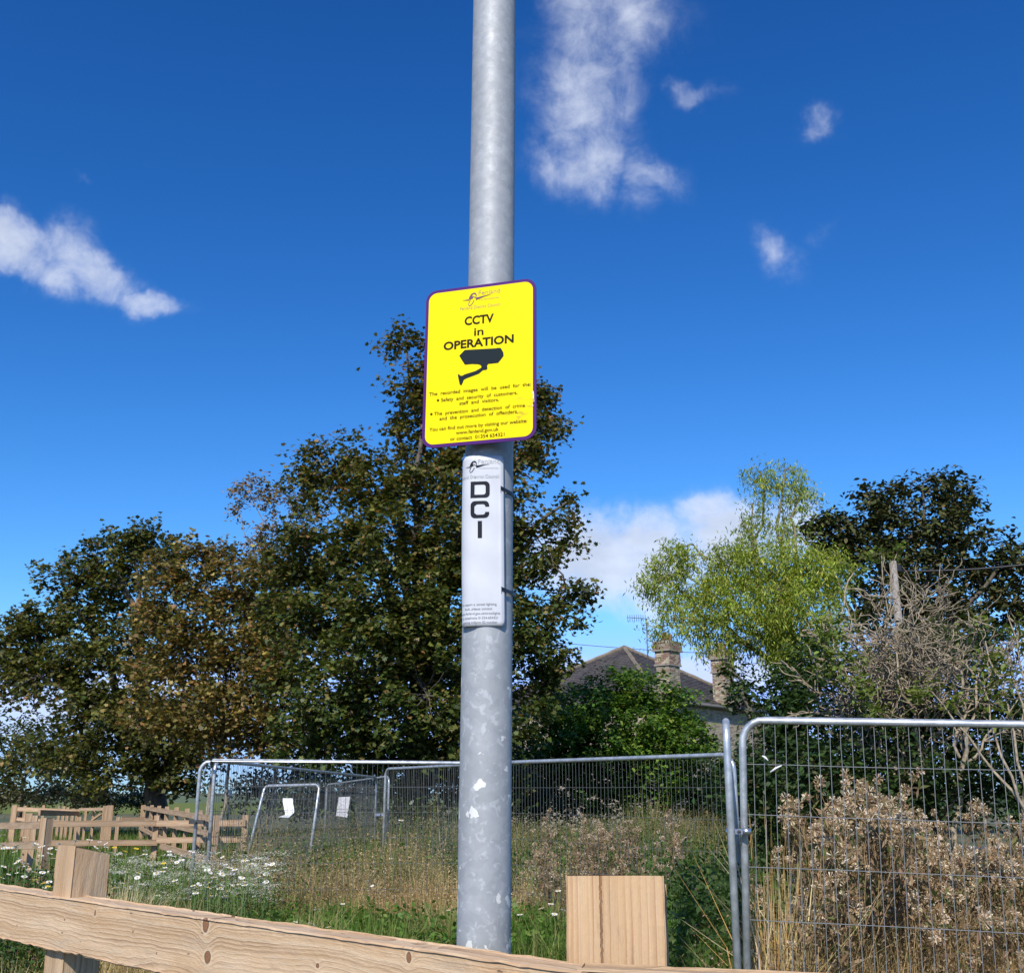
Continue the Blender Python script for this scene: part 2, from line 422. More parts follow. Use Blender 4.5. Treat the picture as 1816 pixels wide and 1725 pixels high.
# ================================================================== WOOD
def wood(name, pith=(.05, -.06), knots=(), freq=150, wav=1.0, light=(.47, .325, .19), dark=(.25, .15, .085), pale=(.57, .43, .28), crack=None, weather=.25):
    """solid timber: growth rings round a pith running along local X, warped where knots sit on the -Y face"""
    m, g, b = mat(name)
    tc = g.new('ShaderNodeTexCoord').outputs['Object']
    x, y, z = g.sep(tc)
    lo = g.noise(g.scale(tc, (2.2, 1, 6)), 1.0, 3, .5, 0, 'Color'); lx, ly, lz = g.sep(lo)
    yy = g.m('ADD', g.m('SUBTRACT', y, pith[0]), g.m('MULTIPLY', g.m('SUBTRACT', lx, .5), .11 * wav))
    zz = g.m('ADD', g.m('SUBTRACT', z, pith[1]), g.m('MULTIPLY', g.m('SUBTRACT', ly, .5), .07 * wav))
    rad = g.m('SQRT', g.m('ADD', g.m('MULTIPLY', yy, yy), g.m('MULTIPLY', zz, zz)))
    kn = None; halo = None
    for (kx, kz, s, stx) in knots:
        dx = g.m('DIVIDE', g.m('SUBTRACT', x, kx), s * stx); dz = g.m('DIVIDE', g.m('SUBTRACT', z, kz), s)
        r2 = g.m('ADD', g.m('MULTIPLY', dx, dx), g.m('MULTIPLY', dz, dz))
        e = g.m('EXPONENT', g.m('MULTIPLY', r2, -.22))
        rad = g.m('ADD', rad, g.m('MULTIPLY', e, s * 1.25))
        k1 = g.m('SQRT', r2)
        kn = k1 if kn is None else g.m('MINIMUM', kn, k1)
    hi = g.noise(g.scale(tc, (9, 60, 60)), 1.0, 4, .6)
    rad = g.m('ADD', rad, g.m('MULTIPLY', hi, .0035))
    rn = g.new('ShaderNodeTexNoise', noise_dimensions='1D'); g.l.new(g.m('MULTIPLY', rad, freq * .8), rn.inputs['W']); rn.inputs['Scale'].default_value = 1
    rad = g.m('ADD', rad, g.m('MULTIPLY', rn.outputs['Fac'], 1.1 / freq))
    ringamt = g.mapr(rn.outputs['Fac'], .35, .6, .35, 1)
    ringv = g.m('FRACT', g.m('MULTIPLY', rad, freq))
    rc = g.ramp(ringv, [(0, pale), (.4, light), (.72, tuple(a * .6 + c * .4 for a, c in zip(light, dark))), (.93, dark), (1, pale)])
    rc = g.mix(ringamt, light, rc)
    fib = g.noise(g.scale(tc, (10, 420, 420)), 1.0, 3, .6)
    rc = g.mix(g.mapr(fib, .3, .8, 0, .35), rc, tuple(c * .55 for c in light))
    band = g.noise(g.scale(tc, (1.6, 14, 22)), 1.0, 4, .55)
    rc = g.mix(g.mapr(band, .35, .7, 0, .55), rc, tuple(min(1, c * 1.15) for c in pale))
    warm = g.noise(g.scale(tc, (3, 9, 9)), 1.0, 3)
    rc = g.mix(g.mapr(warm, .5, .75, 0, .4), rc, (.52, .30, .14))
    grey = g.noise(g.scale(tc, (5, 30, 30)), 1.0, 5, .65)
    rc = g.mix(g.mapr(grey, .5, .8, 0, weather), rc, (.40, .35, .29))
    hgt = g.m('ADD', g.m('MULTIPLY', fib, .5), g.m('MULTIPLY', ringv, .12))
    if kn is not None:
        kr = g.m('FRACT', g.m('MULTIPLY', kn, 3.2))
        kcol = g.ramp(kr, [(0, (.30, .15, .07)), (.7, (.20, .09, .045)), (1, (.36, .20, .10))])
        wob = g.m('ADD', kn, g.m('MULTIPLY', g.m('SUBTRACT', hi, .5), .5))
        rc = g.mix(g.mapr(wob, 1.45, .95, 0, .75), rc, (.66, .50, .33))
        rc = g.mix(g.mapr(wob, .85, .6), rc, kcol)
        rim = g.m('MULTIPLY', g.mapr(wob, .55, .72), g.mapr(wob, .95, .8))
        rc = g.mix(g.m('MULTIPLY', rim, .8), rc, (.10, .05, .03))
    # small dark tears and specks
    vo = g.new('ShaderNodeTexVoronoi'); g.l.new(g.scale(tc, (9, 30, 30)), vo.inputs['Vector']); vo.inputs['Scale'].default_value = 1
    sp = g.m('ADD', vo.outputs['Distance'], g.m('MULTIPLY', g.noise(g.scale(tc, (60, 160, 160)), 1.0, 3), .25))
    rc = g.mix(g.mapr(sp, .20, .15, 0, .75), rc, (.10, .06, .04))
    if crack is not None:
        cy, cw, x0 = crack
        cc = g.m('ABSOLUTE', g.m('ADD', g.m('SUBTRACT', y, cy), g.m('MULTIPLY', g.m('SUBTRACT', g.noise(g.scale(tc, (120, 1, 1)), 1.0, 3), .5), cw * 1.6)))
        inside = g.m('MULTIPLY', g.mapr(cc, cw * .75, cw * .25), g.mapr(x, x0 - .05, x0))
        rc = g.mix(g.m('MULTIPLY', inside, g.mapr(hi, .3, .6, .45, 1)), rc, (.20, .09, .045)); hgt = g.m('SUBTRACT', hgt, g.m('MULTIPLY', inside, 2.0))
    g.l.new(rc, b.inputs['Base Color']); b.inputs['Roughness'].default_value = .82
    b.inputs['Specular IOR Level'].default_value = .25
    hgt = g.m('ADD', hgt, g.m('MULTIPLY', g.noise(g.scale(tc, (45, 150, 150)), 1.0, 5, .7), .9)); g.l.new(g.bump(hgt, .8, .0028), b.inputs['Normal'])
    dirt = g.noise(g.scale(tc, (14, 55, 55)), 1.0, 6, .75); rc2 = g.mix(g.mapr(dirt, .52, .8, 0, .45), rc, (.22, .15, .10)); g.l.new(rc2, b.inputs['Base Color'])
    return m

def timber_mesh(name, L, T, H, m, nx=40, rough=.002, seed=0, chamfer=.004, ragged=.0):
    """beam along local X (0..L), thickness T in Y, height H in Z, centred; edges slightly uneven"""
    ch = chamfer
    prof = []
    for (sy, sz) in ((-1, -1), (1, -1), (1, 1), (-1, 1)):
        a = (sy * (T / 2 - ch), sz * H / 2); c = (sy * T / 2, sz * (H / 2 - ch))
        prof += [a, c] if sy * sz > 0 else [c, a]
    # fill each side with middle points for relief
    pr = []
    for i in range(len(prof)):
        a, c = prof[i], prof[(i + 1) % len(prof)]
        pr.append(a)
        d = math.dist(a, c)
        if d > .03:
            for q in range(1, 5): pr.append((a[0] + (c[0] - a[0]) * q / 5, a[1] + (c[1] - a[1]) * q / 5))
    k = len(pr); V = []; Fc = []
    for i in range(nx + 1):
        x = L * i / nx
        for (y, z) in pr:
            e = 1 if (abs(abs(y) - T / 2) < ch * 1.1 and abs(abs(z) - H / 2) < ch * 1.1) else .35
            n = mnoise.noise(Vector((x * 9 + seed, y * 20, z * 20))) + .5 * mnoise.noise(Vector((x * 40 + seed, y * 50, z * 50)))
            sy = (1 if y > 0 else -1); sz = (1 if z > 0 else -1)
            rg = ragged * max(0, mnoise.noise(Vector((x * 25 + seed, 3, 3)))) if (z < -H / 2 + ch * 1.1) else 0
            V.append((x, y - sy * abs(n) * rough * e * (abs(y) > T / 2 - ch * 2), z - sz * abs(n) * rough * e * 1.2 + rg * (y < 0)))
    for i in range(nx):
        for j in range(k):
            q = (j + 1) % k
            Fc.append((i * k + j, (i + 1) * k + j, (i + 1) * k + q, i * k + q))
    Fc.append(tuple(range(k))); Fc.append(tuple(nx * k + j for j in range(k))[::-1])
    me = bpy.data.meshes.new(name); me.from_pydata(V, [], Fc); me.materials.append(m)
    bm = bmesh.new(); bm.from_mesh(me); bmesh.ops.recalc_face_normals(bm, faces=bm.faces); bm.to_mesh(me); bm.free()
    return me

UP = Matrix.Rotation(R(-90), 4, 'Y')     # local X -> world Z
def beam(name, a, b_, T, H, m, parent=None, off=Vector((0, 0, 0)), **kw):
    """a horizontal-ish rail from a to b (centre line)"""
    a, b_ = Vector(a) , Vector(b_); d = b_ - a; L = d.length; X_ = d.normalized()
    Y_ = Vector((0, 0, 1)).cross(X_).normalized(); Z_ = X_.cross(Y_)
    mt = Matrix((X_, Y_, Z_)).transposed().to_4x4(); mt.translation = a
    o = link(name, timber_mesh(name, L, T, H, m, **kw), parent); o.matrix_local = mt
    return o
def post(name, xy, ztop, s, yaw, m, parent=None, z0=-.3, s2=None, slant=0, **kw):
    o = link(name, timber_mesh(name, ztop - z0, s, s2 or s, m, **kw), parent)
    if slant:
        for v in o.data.vertices:
            if v.co.x > ztop - z0 - 1e-3: v.co.x -= slant * (v.co.z + s / 2)
    # local X up, local Y across the face, local Z towards the back
    X_ = Vector((0, 0, 1)); Y_ = Vector((math.cos(yaw), math.sin(yaw), 0)); Z_ = X_.cross(Y_)
    mt = Matrix((X_, Y_, Z_)).transposed().to_4x4(); mt.translation = (xy[0], xy[1], z0)
    o.matrix_local = mt
    return o

# ------------------------------------------------------------------ foreground fence
HR = .29
A = at(0, 1573, 3.61); B_ = at(900, 1703, 2.086)
d1 = Vector((B_.x - A.x, B_.y - A.y, 0)).normalized(); n1v = Vector((d1.y, -d1.x, 0))   # n1v faces the camera side
if n1v.y > 0: n1v = -n1v
RT, RH = .085, .148
ztop = CAMZ - HR
# end of the first rail where photo x = 1028
def on_line(px):
    u = (px - 908) / F / 1.084
    # A + d1*t with x = u*y
    t = (u * A.y - A.x) / (d1.x - u * d1.y)
    return A + d1 * t
E1 = on_line(1029); E1.z = ztop
S1 = A - d1 * 2.2
c0 = Vector((S1.x, S1.y, ztop - RH / 2)) - n1v * RT / 2
c1_ = Vector((E1.x, E1.y, ztop - RH / 2)) - n1v * RT / 2
Xr = (c1_ - c0).normalized()
def rail_local(px, py):
    o = Vector((0, 0, CAMZ)); dv = at(px, py, 1.0) - o
    p0 = Vector((A.x, A.y, 0)); t = (p0 - o).dot(n1v) / dv.dot(n1v); q = o + dv * t
    return (q - c0).dot(Xr), q.z - (ztop - RH / 2)
kn = []
for (px, py, s, st) in ((365, 1697, .017, 1.0), (362, 1640, .020, .8), (166, 1618, .010, .6), (112, 1630, .004, 1), (233, 1652, .005, .8), (275, 1690, .004, .7),
                        (722, 1697, .012, .7), (20, 1640, .003, .6), (560, 1712, .006, 1.2)):
    kx, kz = rail_local(px, py); kn.append((kx, kz, s, st))
M_rail = wood('rail_timber', (.03, -.105), kn, 105, wav=.7, dark=(.24,.13,.065), light=(.56,.38,.22), pale=(.66,.50,.33), weather=.4)
M_rail2 = wood('second_rail_timber', (.04, .09), (), 150)
M_post1 = wood('corner_post_timber', (-.30, -.03), (), 72, wav=.22, light=(.56, .37, .20), dark=(.36, .17, .07), pale=(.60, .43, .26), crack=(-.027, .0036, 1.55), weather=.2)
M_post2 = wood('left_post_timber', (-.14, -.10), (), 110, wav=.5, weather=.3)
M_postfar = wood('far_timber', (.06, .09), (), 60, light=(.42, .28, .16), dark=(.26, .15, .09), pale=(.52, .38, .25))

fg = empty('timber_fence', (0.1, 2.2, 0))
tag(fg, 'pale sawn timber post and rail fence in front of the lamp post', 'fence')
IM = Matrix.Translation((-.1, -2.2, 0))
def under(o, parent=fg):
    o.parent = parent
    o.matrix_basis = Matrix.Translation(-Vector(parent.location)) @ o.matrix_basis
    return o
o = under(beam('rail', c0, c1_, RT, RH, M_rail, nx=190, rough=.0035, chamfer=.004, ragged=.012)); o['label'] = 'long knotty rail running away to the left'
# make sure local -Y is the camera side: beam() gives Y = up x X; camera side is -Y when n1v . Y < 0
p2 = at(1095, 1545, 2.25)
o = under(post('post', (p2.x, p2.y), p2.z, .187, R(-9), M_post1, slant=.16, nx=60, rough=.002, chamfer=.003)); o['label'] = 'thick square corner post with a split down its face'
pl = at(150, 1497, 3.42)
ylp = math.atan2(d1.y, d1.x)
o = under(post('post', (pl.x, pl.y), pl.z, .118, ylp, M_post2, slant=.24, nx=50, rough=.003, chamfer=.003)); o['label'] = 'narrower square post behind the long rail'
q0 = at(1031, 1709, 2.02); q1 = at(1420, 1730, 1.92); d2v = (q1 - q0); d2v.z = 0; d2v.normalize()
q0.z = q1.z = ztop + .003 - RH / 2
o = under(beam('rail', q0, q0 + d2v * 2.4, RT * .8, RH, M_rail2, nx=60, rough=.004, seed=5, chamfer=.005)); o['label'] = 'short pale rail starting at the corner post'
# nails where the rail meets the posts
M_nail = plain('nail_steel', (.25, .25, .25), .5, .8)

# ================================================================== LAMP POST
M_galv, g, b = mat('galvanised_steel')
tc = g.new('ShaderNodeTexCoord').outputs['Object']
X, Yc, Z = g.sep(tc)
big = g.noise(tc, 6, 4, .6); med = g.noise(tc, 28, 6, .6)
vo = g.new('ShaderNodeTexVoronoi'); g.l.new(tc, vo.inputs['Vector']); vo.inputs['Scale'].default_value = 60
spang = g.sep(vo.outputs['Color'])[0]
base = g.ramp(g.m('ADD', g.m('MULTIPLY', big, .5), g.m('ADD', g.m('MULTIPLY', med, .35), g.m('MULTIPLY', spang, .16))),
              [(.3, (.29, .305, .31)), (.5, (.335, .35, .36)), (.68, (.395, .41, .42))])
# pale scabs of zinc, thick low down and almost none high up
vs = g.new('ShaderNodeTexVoronoi'); vs.inputs['Scale'].default_value = 1
dv_ = g.noise(tc, 30, 3, .5, 0, 'Color')
mp = g.new('ShaderNodeVectorMath', operation='ADD'); sc1 = g.new('ShaderNodeVectorMath', operation='SCALE'); g.l.new(dv_, sc1.inputs[0]); sc1.inputs['Scale'].default_value = .06
g.l.new(tc, mp.inputs[0]); g.l.new(sc1.outputs[0], mp.inputs[1])
g.l.new(g.scale(mp.outputs[0], (42, 42, 34)), vs.inputs['Vector'])
pick = g.sep(vs.outputs['Color'])[1]
low = g.mapr(Z, 2.2, 1.2, .0, 1)
flake = g.m('MULTIPLY', g.m('LESS_THAN', pick, g.m('MULTIPLY', low, .13)), g.mapr(g.m('ADD', vs.outputs['Distance'], g.m('MULTIPLY', big, .3)), .66, .60))
scal = g.m('MULTIPLY', g.mapr(g.noise(tc, 45, 4, .6, .6), .56, .62), g.mapr(Z, 3.0, 1.9, .1, .24))
base = g.mix(scal, base, (.70, .73, .74))
base = g.mix(g.m('MULTIPLY', flake, .85), base, (.76, .76, .70))
g.l.new(base, b.inputs['Base Color'])
b.inputs['Metallic'].default_value = .2
g.l.new(g.mapr(med, .3, .7, .55, .7), b.inputs['Roughness'])
g.l.new(g.bump(g.m('ADD', med, g.m('MULTIPLY', flake, .6)), .35, .0016), b.inputs['Normal'])

LD = 2.6; LR = .0612
lb = at(857.5, 1690, LD); lt = at(877, 0, LD)
lean = (lt - lb) / (lt.z - lb.z)
def pole_axis(z): return lb + lean * (z - lb.z)
lp = empty('lamp_post', pole_axis(0)); tag(lp, 'round galvanised steel lamp post carrying the yellow sign', 'lamp post')
t = Tubes()
zs = [-.3] + [i * .25 for i in range(0, 25)]
t.add([pole_axis(z) - pole_axis(0) + Vector((0, 0, 0)) for z in zs], LR, 64)
link('pole', t.mesh('pole', M_galv), lp)
t = Tubes(); top_ = pole_axis(6.0) - pole_axis(0)
t.add([top_, top_ + Vector((0, 0, .1)), top_ + Vector((0, 0, .13))], [.05, .05, .02], 24)
link('pole_cap', t.mesh('pole_cap', M_galv), lp)
t = Tubes()
M_black = plain('black_plastic', (.012, .012, .013), .35)
bm = bmesh.new(); add_box(bm, top_ + Vector((0, -.22, .14)), (.22, .5, .07)); bevel(bm, .02, 2)
link('lantern', bm_mesh('lantern', bm, plain('lantern_grey', (.3, .3, .31), .5)), lp)

# ================================================================== CCTV SIGN
SW, SH = .297, .430
sc_c = at(850, 643, 2.51)
YAW = R(-16.5)
sg = empty('cctv_sign', sc_c, YAW)
sg.rotation_euler = (0, R(.35), YAW)
tag(sg, 'yellow CCTV warning sign with purple border on the lamp post', 'sign')
def rrect(bm, w_, h_, r_, y0, y1, seg=8, cx=0, cz=0):
    pts = []
    for (sx, sz, a0) in ((1, 1, 0), (-1, 1, 90), (-1, -1, 180), (1, -1, 270)):
        for i in range(seg + 1):
            a = R(a0 + 90 * i / seg)
            pts.append((cx + sx * (w_ / 2 - r_) + r_ * math.cos(a), cz + sz * (h_ / 2 - r_) + r_ * math.sin(a)))
    f = [bm.verts.new((x, y0, z)) for x, z in pts]; k = [bm.verts.new((x, y1, z)) for x, z in pts]
    bm.faces.new(f); bm.faces.new(k[::-1]); n = len(pts)
    for i in range(n): bm.faces.new((f[i], k[i], k[(i + 1) % n], f[(i + 1) % n]))
    bmesh.ops.recalc_face_normals(bm, faces=bm.faces)
M_purple = plain('purple_border', (.085, .022, .15), .3, spec=.12)
M_yellow, g, b = mat('yellow_vinyl')
tc = g.new('ShaderNodeTexCoord').outputs['Object']
x, y, z = g.sep(tc)
sm = g.noise(g.scale(tc, (30, 1, 90)), 1.0, 5, .7, .8)
reg = g.m('MULTIPLY', g.mapr(x, .03, .13), g.m('MULTIPLY', g.mapr(z, -.09, -.12), g.mapr(z, -.2, -.15)))
spk = g.mapr(g.noise(tc, 160, 2), .74, .78, 0, .35)
dirt = g.m('MAXIMUM', g.m('MULTIPLY', g.mapr(sm, .5, .62), g.m('MULTIPLY', reg, .8)), spk)
g.l.new(g.mix(dirt, (.88, .70, .004), (.45, .34, .03)), b.inputs['Base Color'])
b.inputs['Roughness'].default_value = .3; b.inputs['Specular IOR Level'].default_value = .12
M_ink = plain('black_ink', (.022, .017, .008), .6, spec=.08); M_ink2 = plain('brown_ink', (.05, .038, .004), .6, spec=.08)
M_camink = plain('blue_black_ink', (.014, .022, .026), .6, spec=.08)
M_logo = plain('purple_ink', (.11, .03, .10), .5); M_faint = plain('faded_grey_ink', (.34, .27, .08), .5)
bm = bmesh.new(); rrect(bm, SW, SH, .030, 0, .003); link('border_plate', bm_mesh('border_plate', bm, M_purple), sg)
bm = bmesh.new(); rrect(bm, SW - .0165, SH - .0165, .023, -.0008, .001); link('yellow_panel', bm_mesh('yellow_panel', bm, M_yellow), sg)
wedge = plain('white_scuff', (.75, .72, .75), .5)
# brackets and band fixing the sign to the pole
back = pole_axis(sc_c.z); 
for dz in (.12, -.12):
    bm = bmesh.new(); add_box(bm, (0.0, .009, dz), (.16, .011, .024)); link('bracket', bm_mesh('bracket', bm, M_galv), sg)

def text_mesh(txt, bold=0.0, shear=0.0, space=1.0, word=1.0):
    cu = bpy.data.curves.new('t', 'FONT'); cu.body = txt; cu.size = 1; cu.resolution_u = 3
    cu.offset = bold; cu.shear = shear; cu.space_character = space; cu.space_word = word
    o = bpy.data.objects.new('t', cu); C.objects.link(o)
    dg = bpy.context.evaluated_depsgraph_get(); dg.update()
    me = bpy.data.meshes.new_from_object(o.evaluated_get(dg))
    bpy.data.objects.remove(o); bpy.data.curves.remove(cu)
    return me
def fit_text(name, txt, cx, cz, w_, capH, m, parent, y=-.0014, bold=0, shear=0, space=1, word=1, left=None, hook=None, ref='H'):
    me = text_mesh(txt, bold, shear, space, word)
    n = len(me.vertices); co = np.empty(n * 3, np.float32); me.vertices.foreach_get('co', co); co = co.reshape(-1, 3)
    x0, x1 = co[:, 0].min(), co[:, 0].max()
    cap = .729 * 1.0 if True else 1
    s = w_ / (x1 - x0); sz = capH / .70
    X_ = (co[:, 0] - (x0 + x1) / 2) * s + cx; Z_ = (co[:, 1] - .35) * sz + cz
    out = np.stack([X_, np.full(n, y), Z_], 1)
    me.vertices.foreach_set('co', out.astype(np.float32).reshape(-1)); me.materials.append(m); me.name = name
    if hook: hook(me)
    return link(name, me, parent)
def S(s, t): return ((s - .5) * SW, (.5 - t) * SH)
def line(txt, s0, s1, t, cap, m, **kw):
    x0, _ = S(s0, 0); x1, z = S(s1, t)
    return fit_text(kw.pop('name', 'lettering'), txt, (x0 + x1) / 2, z, x1 - x0, cap, m, sg, **kw)
line('CCTV', .362, .625, .226, .0225, M_ink, bold=.032, name='heading')
line('in', .45, .535, .302, .0215, M_ink, bold=.016, name='heading')
line('OPERATION', .175, .805, .372, .0215, M_ink, bold=.032, name='heading')
kb = dict(bold=.012)
line('The  recorded  images  will  be  used  for  the:', .055, .955, .668, .0092, M_ink2, **kb)
line('Safety  and  security  of  customers,', .165, .84, .711, .0092, M_ink2, **kb)
line('staff  and  visitors.', .33, .68, .743, .0092, M_ink2, **kb)
line('The  prevention  and  detection  of  crime', .105, .905, .793, .0092, M_ink2, **kb)
line('and  the  prosecution  of  offenders.', .155, .845, .826, .0092, M_ink2, **kb)
line('You can find out more by visiting our website:', .065, .925, .888, .0092, M_ink2, **kb)
line('www.fenland.gov.uk', .305, .68, .922, .0092, M_ink2, **kb)
line('or contact  01354 654321', .255, .73, .957, .0092, M_ink2, **kb)
line('Fenland', .485, .68, .053, .0125, M_faint)
line('CAMBRIDGESHIRE', .49, .67, .098, .0035, M_faint)
line('Fenland District Council', .32, .68, .142, .0085, M_faint)

def flat_poly(name, pts, m, parent, y=-.0014, hook=None, thick=.0003):
    bm = bmesh.new()
    f = bm.faces.new([bm.verts.new((x, y, z)) for x, z in pts])
    ex = bmesh.ops.extrude_face_region(bm, geom=[f]); 
    for v in ex['geom']:
        if isinstance(v, bmesh.types.BMVert): v.co.y -= thick
    bmesh.ops.recalc_face_normals(bm, faces=bm.faces)
    bmesh.ops.triangulate(bm, faces=bm.faces)
    me = bm_mesh(name, bm, m)
    if hook: hook(me)
    return link(name, me, parent)
# the camera pictogram, traced in the sign's own plane
def cropS(x, y):   # position inside the enlarged photograph of the sign -> sign coordinates
    s = (x - (188 - .035 * (y - 215))) / 988.0
    tt = (y - (218 - 106 * s)) / (1408.0 + 26 * s)
    return S(s, tt)
cam_o = [(533, 762), (815, 752), (820, 748), (852, 750), (862, 768), (873, 790), (875, 820), (852, 850), (825, 882), (738, 890), (728, 905), (731, 930), (722, 942), (690, 945), (655, 975), (545, 1015), (520, 1028), (512, 1050), (498, 1078), (484, 1070), (474, 1020), (468, 985), (476, 976), (492, 992), (508, 992), (530, 980), (625, 952), (672, 926), (680, 915), (672, 900), (655, 892), (600, 888), (532, 893), (505, 850), (484, 812)]
flat_poly('camera_pictogram', [cropS(*p) for p in cam_o][::-1], M_camink, sg)
for (s_, t_) in ((.137, .711), (.08, .793)):
    bx, bz = S(s_, t_); flat_poly('bullet', [(bx + .0032 * math.cos(q * .52), bz + .0032 * math.sin(q * .52)) for q in range(12)], M_ink2, sg)
def ring_pts(cx, cz, rx, rz, a0, a1, n=20, rot=0):
    out = []
    for i in range(n + 1):
        a = R(a0 + (a1 - a0) * i / n); x, z = rx * math.cos(a), rz * math.sin(a)
        out.append((cx + x * math.cos(rot) - z * math.sin(rot), cz + x * math.sin(rot) + z * math.cos(rot)))
    return out
def stroke(pts, wd):
    """closed outline around a polyline with varying width"""
    L_, R_ = [], []
    n = len(pts)
    for i, (x, z) in enumerate(pts):
        a = pts[max(i - 1, 0)]; c = pts[min(i + 1, n - 1)]; dx, dz = c[0] - a[0], c[1] - a[1]; l = math.hypot(dx, dz) or 1
        w_ = wd[i] if hasattr(wd, '__len__') else wd
        L_.append((x - dz / l * w_, z + dx / l * w_)); R_.append((x + dz / l * w_, z - dx / l * w_))
    return L_ + R_[::-1]
def logo(parent, cx, cz, k, m, y, hook=None):
    """a bird-like swirl: crescent head with an eye, long beak line, open loop below"""
    p = lambda x, z: (cx + x * k, cz + z * k)
    body = [p(-1.15, -.75), p(-.9, .1), p(-.3, .9), p(.45, 1.15), p(1.0, .85), p(1.15, .25), p(.95, -.3), p(.6, -.5), p(.9, -.1), p(.85, .5), p(.35, .8), p(-.05, .5), p(-.1, -.05), p(.25, -.45), p(-.3, -.6)]
    flat_poly('emblem', body[::-1], m, parent, y, hook)
    loop = ring_pts(cx - .25 * k, cz - 1.3 * k, .55 * k, 1.45 * k, 60, 380, 26, R(-28))
    flat_poly('emblem', stroke(loop, .07 * k), m, parent, y - .0002, hook)
    bar = [p(.9, -.75), p(2, -.55), p(3.4, -.25), p(5.2, .02)]
    flat_poly('emblem', stroke(bar, [.34 * k, .22 * k, .1 * k, .03 * k]), m, parent, y - .0004, hook)
    bar2 = [p(-2.8, -.75), p(-1.9, -.8), p(-1.05, -.85)]
    flat_poly('emblem', stroke(bar2, [.03 * k, .07 * k, .12 * k]), m, parent, y - .0006, hook)
lx, lz = cropS(612, 275)
logo(sg, lx, lz, .0095, M_logo, -.0014)
# scuffs at the right edge of the border
for (sx, sz, w_, h_) in ((.475, -.222, .006, .012), (.48, -.248, .004, .02), (.482, -.27, .003, .01), (.474, -.30, .003, .004)):
    pts = [(sx * SW + w_ * math.cos(a) * random.uniform(.2, .5), sz * SH + h_ * math.sin(a) * random.uniform(.3, .6)) for a in [i * .9 for i in range(7)]]
    flat_poly('scuff', pts, wedge, sg, -.0014)
# stainless band round the pole behind the sign
M_band = plain('stainless_band', (.55, .55, .56), .3, .9)
for dz in (.12, -.12):
    t = Tubes(); ax = pole_axis(sc_c.z + dz) - sc_c
    inv = Matrix.Rotation(-YAW, 4, 'Z')
    for q in (-.004, .004):
        t.add([inv @ (ax + Vector((math.cos(a) * (LR + .001), math.sin(a) * (LR + .001), q))) for a in [2 * math.pi * i / 40 for i in range(41)]], .003, 6)
    link('fixing_band', t.mesh('fixing_band', M_band), sg)

# ================================================================== DCI COLUMN PLATE
PH = .424; PW = .128
pc = pole_axis(2.213); pz0 = 2.213
pp = empty('column_plate', (pc.x - .004, pc.y - LR - .004, pz0)); tag(pp, 'white plastic DCI number plate strapped below the yellow sign', 'sign plate')
pp.rotation_euler = (0, R(-.55), R(-2))
def bend(u, z):
    """plate cross section: nearly flat front, rolled back on the left, creased and folded back on the right; sides buckle a little"""
    u = u + .0
    bulge = .006 * math.sin((z / PH + .5) * math.pi)
    if u < -.026:                      # left roll round the pole
        a = (-.026 - u) / .034
        x = -.026 - .034 * math.sin(min(a, 2.2)) - bulge * .35; y = .0015 + .034 * (1 - math.cos(min(a, 2.2)))
    elif u > .0345:                     # right fold
        q = u - .0345; x = .0345 + q * .80; y = .0035 + q * .60 - bulge * .5
    else:
        x = u; y = .0015 + .002 * (u / .03) ** 2 - bulge * .2
    y += .0008 * math.sin(z * 60 + u * 30)
    return x, y
def bend_mesh(me, cut=.004, lift=.0):
    bm = bmesh.new(); bm.from_mesh(me)
    us = [v.co.x for v in bm.verts]
    if us:
        u = math.floor(min(us) / cut) * cut
        while u < max(us):
            bmesh.ops.bisect_plane(bm, geom=bm.verts[:] + bm.edges[:] + bm.faces[:], plane_co=(u, 0, 0), plane_no=(1, 0, 0)); u += cut
    for v in bm.verts:
        x, y = bend(v.co.x, v.co.z); v.co = Vector((x, y + v.co.y, v.co.z))
    bm.to_mesh(me); bm.free()
M_white = plain('white_plastic', (.56, .575, .60), .42, spec=.25, var=.06, scale=30)
bm = bmesh.new(); nu, nv = 36, 40
gv = {}
for i in range(nu + 1):
    for j in range(nv + 1):
        u = -.076 + (.0465 + .076) * i / nu; z = -PH / 2 + PH * j / nv
        cr_ = .004
        x, y = bend(u, z)
        if i == nu and j in (0, nv): x -= .003; z += .003 if j == 0 else -.003
        gv[i, j] = bm.verts.new((x, y, z))
for i in range(nu):
    for j in range(nv): bm.faces.new((gv[i, j], gv[i + 1, j], gv[i + 1, j + 1], gv[i, j + 1]))
me = bm_mesh('plate', bm, M_white, True)
o = link('plate', me, pp); md = o.modifiers.new('thick', 'SOLIDIFY'); md.thickness = .0014; md.offset = -1
def D2(x, y):      # enlarged photo of the plate -> plate coordinates (front visible span -.034..+.0345+fold)
    left = 212 - (y - 130) * .011; u = -.046 + (x - left) / (528 - left) * (.0345 + .046) - .0075
    return u, PH / 2 - (y - 132) / 1495 * PH
M_dark = plain('plate_black', (.014, .016, .022), .6, spec=.12)
M_pgrey = plain('plate_grey', (.36, .37, .38), .5); M_pgrey2 = plain('plate_dark_grey', (.16, .16, .17), .5)
def arc_letter(outer, inner):
    bm = bmesh.new()
    return bm
